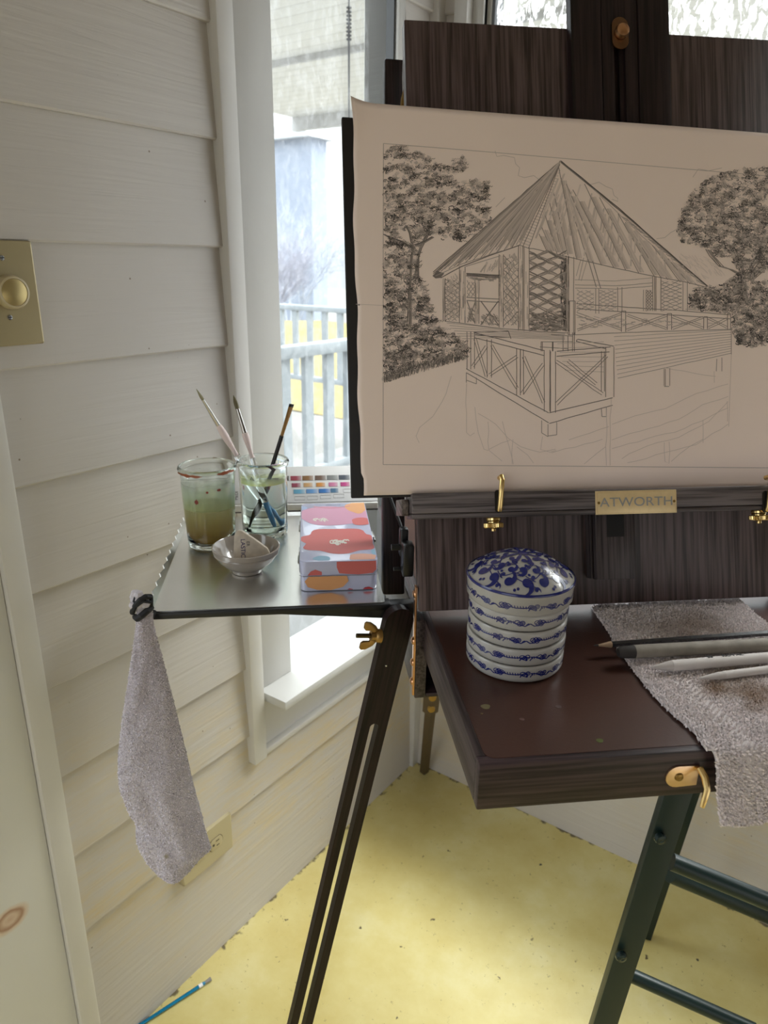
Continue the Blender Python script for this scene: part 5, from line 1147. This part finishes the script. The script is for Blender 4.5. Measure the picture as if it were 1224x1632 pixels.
bloom('blue_bloom', cloudp(513, 890, 14, 4.0, 3, .05, 5), BL, top, tlid, .0002); bloom('peach_bloom', cloudp(578, 888, 22, 6.0, 4, .06, 6), PE, top, tlid, .0001)
bloom('blue_bloom', cloud(.02, .90, .08, .04, 3, .05, 7), (0.34, 0.42, 0.62), top, tlid, .0001); bloom('blue_bloom', cloud(.97, .12, .04, .04, 3, .05, 8), BL, top, tlid, .0001)
def scrib(nm, cx, cy, s, seed, parent):
    b = MB(); rr = random.Random(seed)
    for _ in range(9): x, y = cx + rr.uniform(-.10, .10) * s, cy + rr.uniform(-.02, .02) * s; b.stroke([(x + .035 * s * math.cos(t), y + .022 * s * math.sin(t)) for t in [q * .7 + rr.random() for q in range(7)]], .014 * s, 0, lambda u, v, l: top(u, v, .0004 + l))
    return obj(nm, b, plain('cream_print', (0.72, 0.68, 0.60), 0.3), parent, recalc=False)
scrib('cream_stamen', .30, .66, .9, 1, tlid); scrib('cream_stamen', .52, .27, 1.15, 2, tlid)
b = MB(); L_ = [(.20 + .56 * k / 20, .935 - .035 * math.sin(PI * k / 20) - .012 * abs(math.sin(k * 1.3))) for k in range(21)]; b.stroke(L_, .012, 0, lambda u, v, l: top(u, v, .0003 + l)); obj('scalloped_line', b, plain('rose_print', (0.55, 0.16, 0.20), 0.3), tlid, recalc=False)
b = MB(); rr = random.Random(5)
for k in range(11): u = .385 + k * .021; b.stroke([(u, .945), (u + .006, .958 + rr.uniform(0, .006)), (u + .014, .946)], .006, 0, lambda u_, v, l: top(u_, v, .0003 + l))
obj('small_script', b, plain('dark_script', (0.08, 0.07, 0.12), 0.4), tlid, recalc=False)
bloom('coral_bloom', [(.50, .60), (.47, .80), (.47, .985), (.75, .985), (.97, .985), (.975, .70), (.93, .585), (.75, .545), (.60, .57)], CO, front, tlid, .0001)
tbod = tb
bloom('orange_bloom', [(.06, .35), (.10, .16), (.22, .06), (.40, .04), (.55, .14), (.62, .33), (.60, .50), (.42, .535), (.25, .50), (.12, .53)], OR_, front, tb, .0002)
bloom('coral_bloom', [(.10, .55), (.14, .68), (.20, .74), (.28, .66), (.28, .55)], CO, front, tlid, .0001); bloom('coral_bloom', [(.80, .04), (.83, .10), (.88, .12), (.94, .06), (.93, .035)], (0.45, .05, .06), front, tb, .0001); bloom('coral_bloom', [(.60, .04), (.63, .08), (.68, .05), (.67, .035)], (0.45, .05, .06), front, tb, .0001)
b = MB(); b.tube([TBM @ Vector(v) for v in [(-hw - .0006, .004, .0208), (-hw + .004, -.0006, .0208), (hw - .004, -.0006, .0208), (hw + .0004, .004, .0208)]], .0004, 6); obj('lid_seam', b, plain('seam_grey', (.3, .3, .36), .3, .5), tb)
for yy in (.040, .155):
    b = MB(); b.tube([TBM @ Vector((-hw - .0014, yy, .022)), TBM @ Vector((-hw - .0014, yy + .022, .022))], .0016, 8); b.box((-hw - .0012, yy + .002, .008), (-hw - .0002, yy + .020, .036), M=TBM); obj('hinge', b, M_STEEL, tb)
b = MB(); b.box((hw + .0001, .090, .010), (hw + .003, .112, .036), .001, M=TBM); b.tube([TBM @ Vector((hw + .003, .09, .03)), TBM @ Vector((hw + .003, .112, .03))], .002, 8); obj('clasp', b, M_STEEL, tb)
# watercolour set with its swatch card, lying open behind the jars
cs = empty('watercolour_set', 'white watercolour set with rows of colour swatches standing behind the jars', 'paint set', (-0.13, 0.66, TT), EM)
WX0, WX1 = LP(372, 822, 2, TZt).x, -0.018
wy0 = 0.618; 
M_WP = plain('white_plastic', (0.72, 0.71, 0.68), 0.3); M_CARD = plain('white_card', (0.78, 0.78, 0.77), 0.7)
b = MB(); b.box((WX0, wy0, TT + .0004), (WX1, wy0 + 0.060, TT + 0.0125), 0.0015); obj('case_tray', b, M_WP, cs, EM)
b = MB(); b.box((WX0, wy0 - .0008, TT - 0.0003 + .0004), (WX1, wy0 + .001, TT + 0.0022)); obj('case_edge', b, plain('dark_seam', (.08, .08, .08), .5), cs, EM)
ang = math.radians(38)
CM = EM @ Matrix.Translation((0, wy0 + 0.006, TT + 0.0128)) @ Matrix.Rotation(ang, 4, 'X')
cardh = 0.072
b = MB(); b.box((WX0 + .0008, 0.0, 0.0), (WX1, cardh, 0.0022), 0.0004); card = obj('swatch_card', b, M_CARD, cs, CM)
cn = CM.to_3x3() @ Vector((0, 0, 1))
def CPx(x, y): return CM.inverted() @ hit(x, y, CM @ Vector((0, 0, .0023)), cn)
def sw(x0, y0, x1, y1, col, nm='swatch', fade=1):
    a, c = CPx(x0, y1), CPx(x1, y0)
    if fade:
        mm, nt, bs = mat('swatch_paint'); tc = N(nt, 'ShaderNodeTexCoord'); sp = N(nt, 'ShaderNodeSeparateXYZ'); nt.links.new(tc.outputs['Generated'], sp.inputs[0])
        r = ramp(nt, [(0, tuple(k * .75 for k in col)), (.55, col), (1, tuple(.5 * k + .5 * .78 for k in col))]); nt.links.new(sp.outputs['X'], r.inputs[0]); nt.links.new(r.outputs[0], bs.inputs['Base Color']); bs.inputs['Roughness'].default_value = .7
    else: mm = plain('blank_swatch', (.62, .62, .60), .7)
    b = MB(); b.box((a.x, a.y, .00225), (c.x, c.y, .0026)); return obj(nm, b, mm, card, CM)
row1 = [(456, (.10, .09, .08)), (463, (.38, .06, .09)), (482, (.30, .15, .05)), (502, (.20, .12, .08)), (521, (.28, .29, .28)), (540, (.10, .12, .15))]
for x, c in row1: sw(x, 758.5 - (x - 463) * .02, x + (17 if x > 460 else 5), 766 - (x - 463) * .02, c)
for x, c in ((465, (.33, .06, .10)), (484, (.70, .42, .18)), (504, (.76, .33, .07)), (524, (.72, .25, .42)), (543, (.66, .08, .30)), (562, (.5, .2, .5))): sw(x, 770 - (x - 465) * .02, x + 14, 776.5 - (x - 465) * .02, c)
for x, c in ((468, (.14, .40, .58)), (488, (.14, .34, .66)), (508, (.04, .20, .56)), (527, (.08, .20, .34))): sw(x, 780 - (x - 468) * .03, x + (18 if x < 520 else 12), 787 - (x - 468) * .03, c)
for x, y in ((470, 791), (490, 790.5), (511, 789), (532, 787.5), (548, 779)): 
    b = MB(); a, c = CPx(x, y + 6), CPx(x + 16, y)
    b.tube([(a.x, a.y, .0024), (c.x, a.y, .0024), (c.x, c.y, .0024), (a.x, c.y, .0024), (a.x, a.y, .0024)], .00025, 4); obj('swatch_outline', b, plain('outline_grey', (.35, .35, .35), .6), card, CM)
wq = EM @ frame((WX0 + 0.012, wy0 - 0.0010, TT + .0075), (0, 0, 1), (1, 0, 0), (0, 1, 0))
c_ = CPx(377, 790); text('lettering', 'MEDI', 0.0075, CM @ Matrix.Translation((c_.x, c_.y, .0024)) @ Matrix.Rotation(PI / 2, 4, 'Z'), plain('grey_print', (.1, .1, .1)), card, .0001)

# ================================================================== towels
def tuft_mesh(b, surf, nu, nv, jit, hgt, rnd, mask=None, wid=0.0016):
    """terry loops standing out of a cloth surface; surf(u, v) -> (point, normal)"""
    for i in range(nu):
        for j in range(nv):
            u, v = (i + rnd.uniform(0, 1)) / nu, (j + rnd.uniform(0, 1)) / nv
            p, n, tu = surf(u, v)
            if mask and not mask(u, v, p): continue
            a = rnd.uniform(0, 6.28); d = (tu * math.cos(a) + n.cross(tu) * math.sin(a)); s_ = n.cross(d)
            h = hgt * rnd.uniform(.6, 1.25); w2 = wid * rnd.uniform(.7, 1.1) / 2; l = wid * rnd.uniform(.8, 1.6)
            lean = d * l
            v0 = [b.bm.verts.new(q) for q in (p - s_ * w2 - lean * .5, p + s_ * w2 - lean * .5, p + s_ * w2 * .9 + n * h, p - s_ * w2 * .9 + n * h, p + s_ * w2 + lean * .9, p - s_ * w2 + lean * .9)]
            tn = rnd.uniform(0, 1)
            for q in v0: q[b.tone] = tn
            b.bm.faces.new((v0[0], v0[1], v0[2], v0[3])); b.bm.faces.new((v0[3], v0[2], v0[4], v0[5]))
def terry(name, col, stain=None, center=None, rad=None):
    mm, nt, bs = mat(name); at = N(nt, 'ShaderNodeAttribute', attribute_name='tone'); ge = N(nt, 'ShaderNodeNewGeometry')
    mx = N(nt, 'ShaderNodeMix', data_type='RGBA'); nt.links.new(at.outputs['Fac'], mx.inputs['Factor']); mx.inputs['A'].default_value = (*[c * .78 for c in col], 1); mx.inputs['B'].default_value = (*[min(1, c * 1.22) for c in col], 1)
    cur = mx.outputs['Result']
    for (c0, r0, sc) in (stain or []):
        vd = N(nt, 'ShaderNodeVectorMath', operation='DISTANCE'); nt.links.new(ge.outputs['Position'], vd.inputs[0]); vd.inputs[1].default_value = c0
        no = N(nt, 'ShaderNodeTexNoise'); no.inputs['Scale'].default_value = 45; nt.links.new(ge.outputs['Position'], no.inputs['Vector'])
        ad = N(nt, 'ShaderNodeMath', operation='MULTIPLY_ADD'); nt.links.new(no.outputs['Fac'], ad.inputs[0]); ad.inputs[1].default_value = r0 * 1.2; nt.links.new(vd.outputs['Value'], ad.inputs[2])
        mr = N(nt, 'ShaderNodeMapRange'); mr.inputs['From Min'].default_value = r0 * .8; mr.inputs['From Max'].default_value = r0 * 1.7; mr.inputs['To Min'].default_value = sc[3]; mr.inputs['To Max'].default_value = 0; nt.links.new(ad.outputs[0], mr.inputs[0])
        m2 = N(nt, 'ShaderNodeMix', data_type='RGBA'); nt.links.new(mr.outputs[0], m2.inputs['Factor']); nt.links.new(cur, m2.inputs['A']); m2.inputs['B'].default_value = (*sc[:3], 1); cur = m2.outputs['Result']
    nt.links.new(cur, bs.inputs['Base Color']); bs.inputs['Roughness'].default_value = 0.95; bs.inputs['Specular IOR Level'].default_value = 0.1; bs.inputs['Sheen Weight'].default_value = 0.25
    return mm
def interp(tab, t):
    for (a, x), (b_, y) in zip(tab, tab[1:]):
        if t <= b_: k = (t - a) / (b_ - a) if b_ > a else 0; return x + (y - x) * k
    return tab[-1][1]
# hanging washcloth: outline in the plane hanging just before the tray's left corner
HY = ty0 - 0.012
Lx = [(0, 221), (.05, 219), (.15, 214), (.28, 205), (.40, 197), (.52, 191), (.60, 190), (.66, 193), (.70, 200), (.74, 207), (.78, 214), (.80, 217), (.84, 218), (.89, 224), (.94, 236), (.98, 252), (1.0, 262)]
Rx = [(0, 241), (.05, 244), (.15, 255), (.28, 270), (.40, 283), (.52, 296), (.62, 305), (.72, 316), (.80, 325), (.86, 333), (.885, 336), (.91, 322), (.94, 310), (.97, 299), (1.0, 285)]
y_top, y_bot = 972, 1402
hang = empty('hanging_washcloth', 'grey-lilac terry washcloth tied by its corner to the tray\'s front left corner', 'towel', LP(232, 975, 1, HY), EM)
def cloth(u, v):
    x = interp(Lx, v) + (interp(Rx, v) - interp(Lx, v)) * u; y = y_top + (y_bot - y_top) * v
    p = LP(x, y, 1, HY); w = (interp(Rx, v) - interp(Lx, v)) / 145
    fold = 0.024 * w * math.sin(PI * u) ** .8 + 0.004 * w * math.sin(u * 7 + v * 3) + 0.003 * noise.noise(Vector((u * 4, v * 9, 2)))
    fl = 0.006 * max(0, 1 - abs(v - .80) / .05) * max(0, 1 - u / .35)
    return Vector((p.x, HY - fold + fl, p.z))
def surf_of(fn, sign=1):
    def s_(u, v):
        e = .004; p = fn(u, v); a = fn(min(1, u + e), v) - fn(max(0, u - e), v); c = fn(u, min(1, v + e)) - fn(u, max(0, v - e))
        n = a.cross(c); n = n.normalized() * sign if n.length > 1e-12 else Vector((0, -1, 0)); t = a.normalized() if a.length > 1e-12 else Vector((1, 0, 0))
        return p, n, t
    return s_
M_TERRY = terry('lilac_grey_terry', (0.66, 0.61, 0.65), [(EM @ cloth(.42, .872), 0.0042, (0.30, 0.26, 0.10, .8))])
b = MB(); b.grid(40, 110, cloth)
cl = obj('cloth', b, M_TERRY, hang, EM, recalc=False); md = cl.modifiers.new('thickness', 'SOLIDIFY'); md.thickness = 0.003; md.offset = 0
rnd = random.Random(3); b = MB(); sf = surf_of(cloth, 1); pp, nn, _ = sf(.5, .5); sg = 1 if nn.y < 0 else -1
tuft_mesh(b, surf_of(cloth, sg), 75, 230, 1, 0.0024, rnd, lambda u, v, p: True); tf_ = obj('terry_loops', b, M_TERRY, hang, EM, smooth=0, recalc=False); tf_['kind'] = 'stuff'
# bunched head above the tie and the back fold
b = MB(); hp = LP(224, 958, 1, HY)
for k in range(26):
    a = rnd.uniform(0, 6.28); r = rnd.uniform(0, .0095); c = Vector((hp.x + r * math.cos(a), HY - .002 + rnd.uniform(-.006, .006), hp.z + .002 + r * math.sin(a) * 1.1))
    b.lathe([(0, -.0052), (.004, -.0036), (.0056, 0), (.004, .0036), (0, .0052)], Matrix.Translation(c), 8)
b.tube([Vector((hp.x, HY, hp.z)), LP(228, 975, 1, HY + .004), LP(226, 990, 1, HY + .006)], [.010, .007, .003], 10)
obj('bunched_corner', b, M_TERRY, hang, EM)
b = MB()
def cord(pts, r): b.tube([EM @ Vector(LP(x, y, 1, HY - d)) for x, y, d in pts], r, 8)
cord([(240, 951, 0), (232, 951, .010), (224, 955, .012), (217, 963, .011), (212, 972, .006), (211, 976, -.004)], .0032); cord([(241, 968, 0), (234, 974, .010), (226, 981, .012), (219, 986, .008), (216, 983, -.003)], .0038)
cord([(219, 948, .0), (216, 953, .008), (214, 958, .009), (218, 966, .012), (228, 958, .013), (241, 960, .004)], .0020); cord([(241, 952, 0), (241, 960, .004), (241, 970, .0)], .0024); cord([(222, 950, .006), (216, 947, .004), (214, 955, .002)], .0024)
cord([(236, 986, .0), (244, 981, -.004), (246, 974, -.010)], .0024)
obj('black_cord', b, plain('black_elastic', (0.010, 0.010, 0.013), 0.75), hang)
# washcloth draped over the drawer's right part
DT = ZT + 0.0008
edge = [(945, 973), (952, 985), (970, 1010), (985, 1038), (1003, 1062), (1024, 1090), (1048, 1118), (1075, 1144), (1095, 1160), (1110, 1175), (1121, 1193)]
epts = [LP(x, y, 2, DT) for x, y in edge]
drop = [LP(x, y, 1, -0.006) for x, y in ((1129, 1215), (1131, 1250), (1130, 1290), (1136, 1325))]
rt = [LP(1188, 970, 2, DT), LP(1206, 985, 2, DT), LP(1232, 1010, 2, DT)]
ys = [q.y for q in epts]
def elft(y):
    tab = sorted([(q.y, q.x) for q in epts]); return interp(tab, max(tab[0][0], min(tab[-1][0], y)))
def ergt(y):
    tab = sorted([(q.y, q.x) for q in rt]); s_ = (rt[0].x - rt[2].x) / (rt[0].y - rt[2].y)
    return rt[2].x + (y - rt[2].y) * s_ if y < rt[0].y else rt[0].x
YB = epts[0].y + 0.006
flat_len = YB + 0.004; drop_len = 0.0835; tot = flat_len + drop_len
def drape(u, v):
    s_ = v * tot
    dl = [(0.0, drop[0].x), (0.25, drop[1].x), (.6, drop[2].x), (1, drop[3].x)]
    if s_ < flat_len:
        y = YB - s_; xl = elft(max(y, 0.0)) if y > 0 else elft(0); xr = ergt(y); x = xl + (xr - xl) * u
        z = DT + 0.0042 + 0.0014 * noise.noise(Vector((x * 40, y * 40, 0))) + .002 * max(0, 1 - abs(y - .02) / .02)
        e = min(1, u / .03); z = DT + 0.0012 + (z - DT - 0.0012) * e
        return Vector((x, y, z))
    k = (s_ - flat_len) / drop_len; xl = interp(dl, k); xr = ergt(0) ; x = xl + (xr - xl) * u
    r = 0.006; a = min(PI / 2, k * drop_len / r)
    y = -0.004 - r * math.sin(a) - 0.003 * math.sin(u * 9 + .5) * min(1, k * 2); z = DT + 0.0042 - r * (1 - math.cos(a)) - max(0, k * drop_len - r * PI / 2)
    return Vector((x, y - .003 * math.sin(x * 60) * k, z + 0.0030 * math.sin(u * 13 + 1) * k))
sA = EM @ LP(1135, 1105, 2, DT)
M_TERRY2 = terry('beige_grey_terry', (0.78, 0.71, 0.71), [(sA, 0.017, (0.26, 0.13, 0.06, .75)), (EM @ LP(1165, 1090, 2, DT), 0.05, (0.34, 0.25, 0.17, .65)), (EM @ LP(1215, 1120, 2, DT), 0.03, (0.30, 0.18, 0.10, .7)), (EM @ LP(1100, 1000, 2, DT), 0.045, (0.34, 0.25, 0.19, .6)), (EM @ LP(1060, 1010, 2, DT), 0.045, (0.32, 0.25, 0.21, .5))])
tw2 = empty('drawer_washcloth', 'stained terry washcloth spread over the drawer and hanging past its front edge', 'towel', (0.3, .1, DT), EM)
b = MB(); b.grid(70, 90, drape); cl2 = obj('cloth', b, M_TERRY2, tw2, EM, recalc=False)
md = cl2.modifiers.new('thickness', 'SOLIDIFY'); md.thickness = 0.0016; md.offset = 0
pp, nn, _ = surf_of(drape)(.5, .3); sg = 1 if nn.z > 0 else -1
b = MB()
def band_mask(u, v, p):    # flat woven herringbone stripe near the left hem
    q = (u - .20) / .055; return not (abs(q) < 1 and (int((v * 120 + abs(q) * 3)) % 2 == 0))
tuft_mesh(b, surf_of(drape, sg), 120, 200, 1, 0.0026, rnd, band_mask, 0.0018)
tf2 = obj('terry_loops', b, M_TERRY2, tw2, EM, smooth=0, recalc=False); tf2['kind'] = 'stuff'
# ---------------------------------------- pencil and paper stumps on the washcloth
ZS = DT + 0.0078
def rod(nm, label, cat, x0, y0, x1, y1, r, parts, group=None, zoff=0.0, ext=1.35):
    a = LP(x0, y0, 2, ZS + r + zoff); c = LP(x1, y1, 2, ZS + r + zoff); d = (c - a); L_ = d.length * ext; d.normalize()
    e = empty(nm, label, cat, a - Vector((0, 0, r)), EM, 0, group)
    for pn, pmat, prof, seg in parts(L_, r):
        b = MB(); b.tube([a + d * s_ for s_, _ in prof], [max(0.0001, q) for _, q in prof], seg, True, Vector((0, 0, 1))); obj(pn, b, pmat, e, EM, smooth=35)
    return e, a, d
M_LACQ = plain('black_lacquer', (0.006, 0.006, 0.010), 0.18, coat=0.6)
rod('drawing_pencil', 'sharpened black lacquered pencil lying across the washcloth, rearmost of the four sticks', 'pencil', 946, 1029, 1224, 1009, 0.0037,
    lambda L_, r: [('graphite_point', plain('graphite', (.05, .05, .05), .4, .3), [(0, .0003), (.0055, .0010)], 10), ('sharpened_cone', plain('bare_cedar', (.40, .27, .17), .6, var=.2, vscale=150), [(.0055, .0010), (.019, r * .96), (.0205, r * .97)], 16), ('pencil_body', M_LACQ, [(.0203, r), (.05, r), (L_ - .001, r), (L_, r * .9)], 6)], None, 0.0015)
M_STU = plain('grubby_grey_stump_paper', (0.26, 0.235, 0.20), 0.75, var=0.4, vscale=70, bump=0.15, bscale=150)
rod('blending_stump', 'thick graphite-stained blending stump with blackened end between pencil and white stump', 'blending stump', 985, 1040, 1224, 1027, 0.0072,
    lambda L_, r: [('blackened_tip', plain('graphite_smear', (.045, .04, .038), .7), [(0, .0045), (.003, .0062), (.018, r * .99)], 24), ('paper_roll', M_STU, [(.0178, r), (.03, r * 1.01), (L_ - .01, r), (L_, r * .9)], 32)], 'blending stumps on the washcloth')
M_STW = plain('white_stump_paper', (0.58, 0.54, 0.52), 0.75, var=0.05, vscale=60)
e_, a_, d_ = rod('blending_stump', 'medium white blending stump with printed black letters, third of the four sticks', 'blending stump', 1036, 1064, 1224, 1048, 0.0058,
    lambda L_, r: [('pointed_tip', plain('stump_tip_paper', (0.50, 0.46, 0.44), 0.8), [(0, .0004), (.008, .0026), (.018, .0047), (.024, r * .96)], 24), ('paper_roll', M_STW, [(.0239, r), (.05, r), (L_ - .01, r), (L_, r * .9)], 32)], 'blending stumps on the washcloth')
tn = LP(1172, 1048, 2, ZS + .0058 * 2)
zx = d_; zy = Vector((0, 0, 1)).cross(zx).normalized(); nrm = Vector((0, -0.15, 0.99)).normalized()
cc = a_ + d_ * ((tn - a_).dot(d_))
tM = EM @ frame(cc + Vector((0, 0, .0060)) + zy * .0012, zx, zy, zx.cross(zy))
text('lettering', 'ROYAL', 0.0052, tM, plain('black_print', (.02, .02, .02), .5), e_, 0.0002, 1.5)
cc2 = cc - d_ * .026; text('lettering', '56', 0.0048, EM @ frame(cc2 + Vector((0, 0, .0060)) + zy * .0012, zx, zy, zx.cross(zy)), plain('black_print', (.02, .02, .02), .5), e_, 0.0002, 1.4)
rod('blending_stump', 'thin white blending stump with ringed tip, frontmost of the four sticks', 'blending stump', 1113, 1081, 1224, 1067, 0.0041,
    lambda L_, r: [('pointed_tip', plain('stump_tip_paper2', (0.54, 0.50, 0.48), 0.8), [(0, .0004), (.010, .0022), (.022, .0036)] + [(.022 + k * .001, .0036 + (.0003 if k % 2 else 0)) for k in range(1, 6)] + [(.030, r)], 24), ('paper_roll', M_STW, [(.0299, r), (.05, r), (L_ - .01, r), (L_, r * .9)], 28)], 'blending stumps on the washcloth', -.0008, 2.2)

# ================================================================== green metal stand under the drawer
M_GREEN = plain('dark_green_enamel', (0.006, 0.018, 0.016), 0.38, var=.1, vscale=20)
st = empty('metal_folding_stand', 'dark green metal folding stand with round rungs standing under the drawer', 'stand', (0.55, .45, 0), EM)
fa = LP(1078, 1262, 1, 0.25); fb = LP(961, 1632, 1, 0.25); dd = (fb - fa).normalized()
ft = fa - dd * 0.10 * 1.0; kf = (0.002 - fa.z) / dd.z; ff = fa + dd * kf
def bar(a, b_, hw, ht, nm, n_=Vector((0, -1, 0)), bev=.0012):
    d = (b_ - a).normalized(); n2 = (n_ - d * n_.dot(d)).normalized(); s_ = d.cross(n2); L_ = (b_ - a).length
    m = MB(); m.box((-hw, 0, -ht), (hw, L_, ht), bev, M=EM @ frame(a, s_, d, n2)); return obj(nm, m, M_GREEN, st)
W_ = 0.0178
top_a = fa + dd * 0.02
fl_ = bar(top_a - dd * 0.09, ff, W_, .009, 'leg', Vector((-.25, -1, 0)))
rb_ = EI @ hit(1028, 1492, (0, 0, 0), Vector((0, 0, 1))); rb_ = Vector((rb_.x, rb_.y, .001))
rt_ = LP(1075, 1350, 1, rb_.y); rt_ = rb_ + (rt_ - rb_) * 3.2 
if rt_.z > .80: rt_ = rb_ + (rt_ - rb_) * (.80 - rb_.z) / (rt_.z - rb_.z)
rl_ = bar(rt_, rb_, .0105, .010, 'leg', Vector((-.3, -1, 0)))
for px, py in ((1052, 1336), (990, 1524)):
    q = LP(px, py, 1, 0.235); m = MB(); m.lathe([(.0085, -.002), (.0085, .002), (.0070, .0045), (.003, .0055), (0, .0045)], EM @ frame(q, (1, 0, 0), (0, 0, 1), (0, -1, 0)), 20); obj('bolt_cap', m, plain('dark_bolt_cap', (.015, .03, .03), .25, .3), st)
def rung(p0, p1, yy0, yy1, r, nm='rung'):
    a = LP(*p0, 1, yy0); b_ = LP(*p1, 1, yy1); m = MB(); d = b_ - a; m.tube([a, a + d * 1.12], r, 20); return obj(nm, m, M_GREEN, st, EM)
rung((1003, 1553), (1180, 1632), .262, .20, .0105); rung((1070, 1373), (1224, 1437), .262, .22, .0125)
rung((1068, 1392), (1224, 1458), .47, .45, .0165)

# ================================================================== wall plates
M_IV = plain('ivory_plastic', (0.50, 0.42, 0.26), 0.28, coat=0.2); M_IVP = plain('almond_plate', (0.42, 0.35, 0.20), 0.30, 0.35)
a, b_ = WP(48.5, 384, 0, 0.011), WP(67.5, 547, 0, 0.011)
pz1, pz0, py1 = a.z, b_.z, (a.y + b_.y) / 2; py0 = py1 - 0.079
sp1 = empty('dimmer_switch', 'almond dimmer switch plate with round knob on the left siding wall', 'light switch', (0, (py0 + py1) / 2, pz0))
WM = frame((0, 0, 0), (0, 1, 0), (0, 0, 1), (1, 0, 0))
m = MB(); m.prism(rrect(py0, pz0, py1, pz1, .003, 4), .003, .0155, WM, .0022); obj('wall_plate', m, M_IVP, sp1)
kc = WP(25, 466, 0, .028); 
m = MB(); m.lathe([(.0205, 0), (.0205, .004), (.0192, .0095), (.0185, .0105), (.0165, .0110), (.0160, .0102), (0, .0102)], frame((.0155, kc.y, kc.z), (0, 1, 0), (0, 0, 1), (1, 0, 0)), 48); kn = obj('knob', m, M_IV, sp1)
m = MB(); m.lathe([(.0158, .0103), (.0150, .0107), (0, .0108)], frame((.0155, kc.y, kc.z), (0, 1, 0), (0, 0, 1), (1, 0, 0)), 40); obj('knob_face', m, plain('gold_knob_face', (.46, .36, .16), .3, .6), kn)
for px, py in ((3, 411), (16, 506)):
    q = WP(px, py, 0, .016); m = MB(); m.lathe([(.0034, 0), (.0028, .0012), (0, .0015)], frame((.0154, q.y, q.z), (0, 1, 0), (0, 0, 1), (1, 0, 0)), 16); s_ = obj('screw', m, M_STEEL, sp1)
    m = MB(); m.box((.0166, q.y - .0026, q.z - .0004), (.0171, q.y + .0026, q.z + .0004)); obj('screw_slot', m, M_BLACK, s_)
q0, q1, q2 = WP(368, 1295, 0, .016), WP(373, 1348, 0, .016), WP(293, 1411, 0, .016)
oz1, oz0, oy1, oy0 = q0.z, q1.z, q0.y, q2.y
ou = empty('wall_outlet', 'almond duplex wall outlet behind the tip of the hanging washcloth', 'outlet', (0, (oy0 + oy1) / 2, oz0))
m = MB(); m.prism(rrect(oy0, oz0, oy1, oz1, .003, 4), .002, .0165, WM, .002); obj('wall_plate', m, plain('almond_plate2', (0.47, 0.40, 0.24), .35), ou)
oc = (oz0 + oz1) / 2
for s_ in (-1, 1):
    c = (oy0 + oy1) / 2 + s_ * .0195
    m = MB(); pts = [(c + .0165 * math.cos(t), oc + max(-.0125, min(.0125, .0165 * math.sin(t)))) for t in [k * PI / 16 for k in range(32)]]; m.prism(pts, .0160, .0180, WM, .0005); o_r = obj('receptacle', m, plain('almond_receptacle', (.46, .39, .23), .35), ou)
    m = MB(); ring = [(c + .0178 * math.cos(t), oc + max(-.0138, min(.0138, .0178 * math.sin(t)))) for t in [k * PI / 16 for k in range(32)]]; m.prism(ring, .0161, .0167, WM); obj('receptacle_gap', m, plain('gap_brown', (.12, .09, .05), .6), o_r)
    m = MB()
    m.box((.0176, c - .0010, oc + .0045), (.0183, c + .0075, oc + .0062)); m.box((.0176, c + .0002, oc - .0062), (.0183, c + .0070, oc - .0046)); m.lathe([(0, .0003), (.0026, .0003), (.0026, 0)], frame((.0180, c - .0072, oc), (0, 1, 0), (0, 0, 1), (1, 0, 0)), 12); obj('slot', m, plain('slot_dark', (.04, .03, .02), .6), o_r)
m = MB(); m.lathe([(.0022, 0), (.0018, .001), (0, .0011)], frame((.0165, (oy0 + oy1) / 2, oc), (0, 1, 0), (0, 0, 1), (1, 0, 0)), 12); obj('screw', m, plain('painted_screw', (.30, .22, .12), .4), ou)

# ================================================================== on the floor and behind the lid
a = WP(222, 1634, 2, .005); b_ = WP(336, 1560, 2, .005); d = (b_ - a); a = a - d * .25
fbz = empty('fallen_paintbrush', 'metallic blue handled paintbrush lying on the yellow floor by the wall', 'paintbrush', (a + b_) / 2)
fb2 = a + d * 1.25; D_ = (fb2 - a)
def seg(nm, t0, t1, r0, r1, mt, seg_=14): m = MB(); m.tube([a + D_ * t0, a + D_ * (t0 + t1) / 2, a + D_ * t1], [r0, (r0 + r1) / 2, r1], seg_); obj(nm, m, mt, fbz)
seg('handle', 0, .86, .0028, .0034, plain('metallic_blue', (.01, .22, .42), .25, .5)); seg('handle_ring', .857, .90, .0037, .0037, plain('white_ring', (.8, .8, .8), .3)); seg('handle_cap', .897, .93, .0035, .0028, plain('blue_cap', (.02, .20, .36), .3)); seg('bristles', .93, 1.0, .0026, .0040, plain('dusty_hair', (.28, .26, .24), .8))
# papers and clip tucked behind the lid's left edge
PK_ = PM @ Matrix.Translation((0.0055, 0, 0))
pk = empty('tucked_papers', 'white printed papers held by a metal clip behind the lid\'s upper left edge', 'papers', (PM @ Vector((-.004, .60, -.04))))
m = MB(); 
for k in range(4): m.prism([(-.0030 + .001 * k, .60 - .004 * k), (.05, .60), (.05, .715 - .002 * k), (-.0005 + .0006 * k, .702), (-.0030 + .001 * k, .66)], -.040 + k * .0012, -.0395 + k * .0012, PK_)
obj('paper_sheets', m, plain('printed_paper', (.60, .60, .62), .6, var=.3, vscale=120), pk)
m = MB(); m.prism([(-.0062, .565), (.02, .565), (.02, .60), (.001, .607), (-.0062, .596)], -.043, -.041, PK_); m.prism([(-.0035, .53), (.02, .53), (.02, .58), (-.0035, .58)], -.046, -.0435, PK_); obj('packet', m, plain('cream_packet', (.62, .58, .50), .4), pk)
m = MB(); m.tube([PK_ @ Vector(v) for v in [(.001, .644, -.036), (-.002, .630, -.037), (-.004, .616, -.038), (-.001, .604, -.040)]], [.003, .004, .0035, .002], 8); obj('clip', m, M_OLDBRASS, pk)
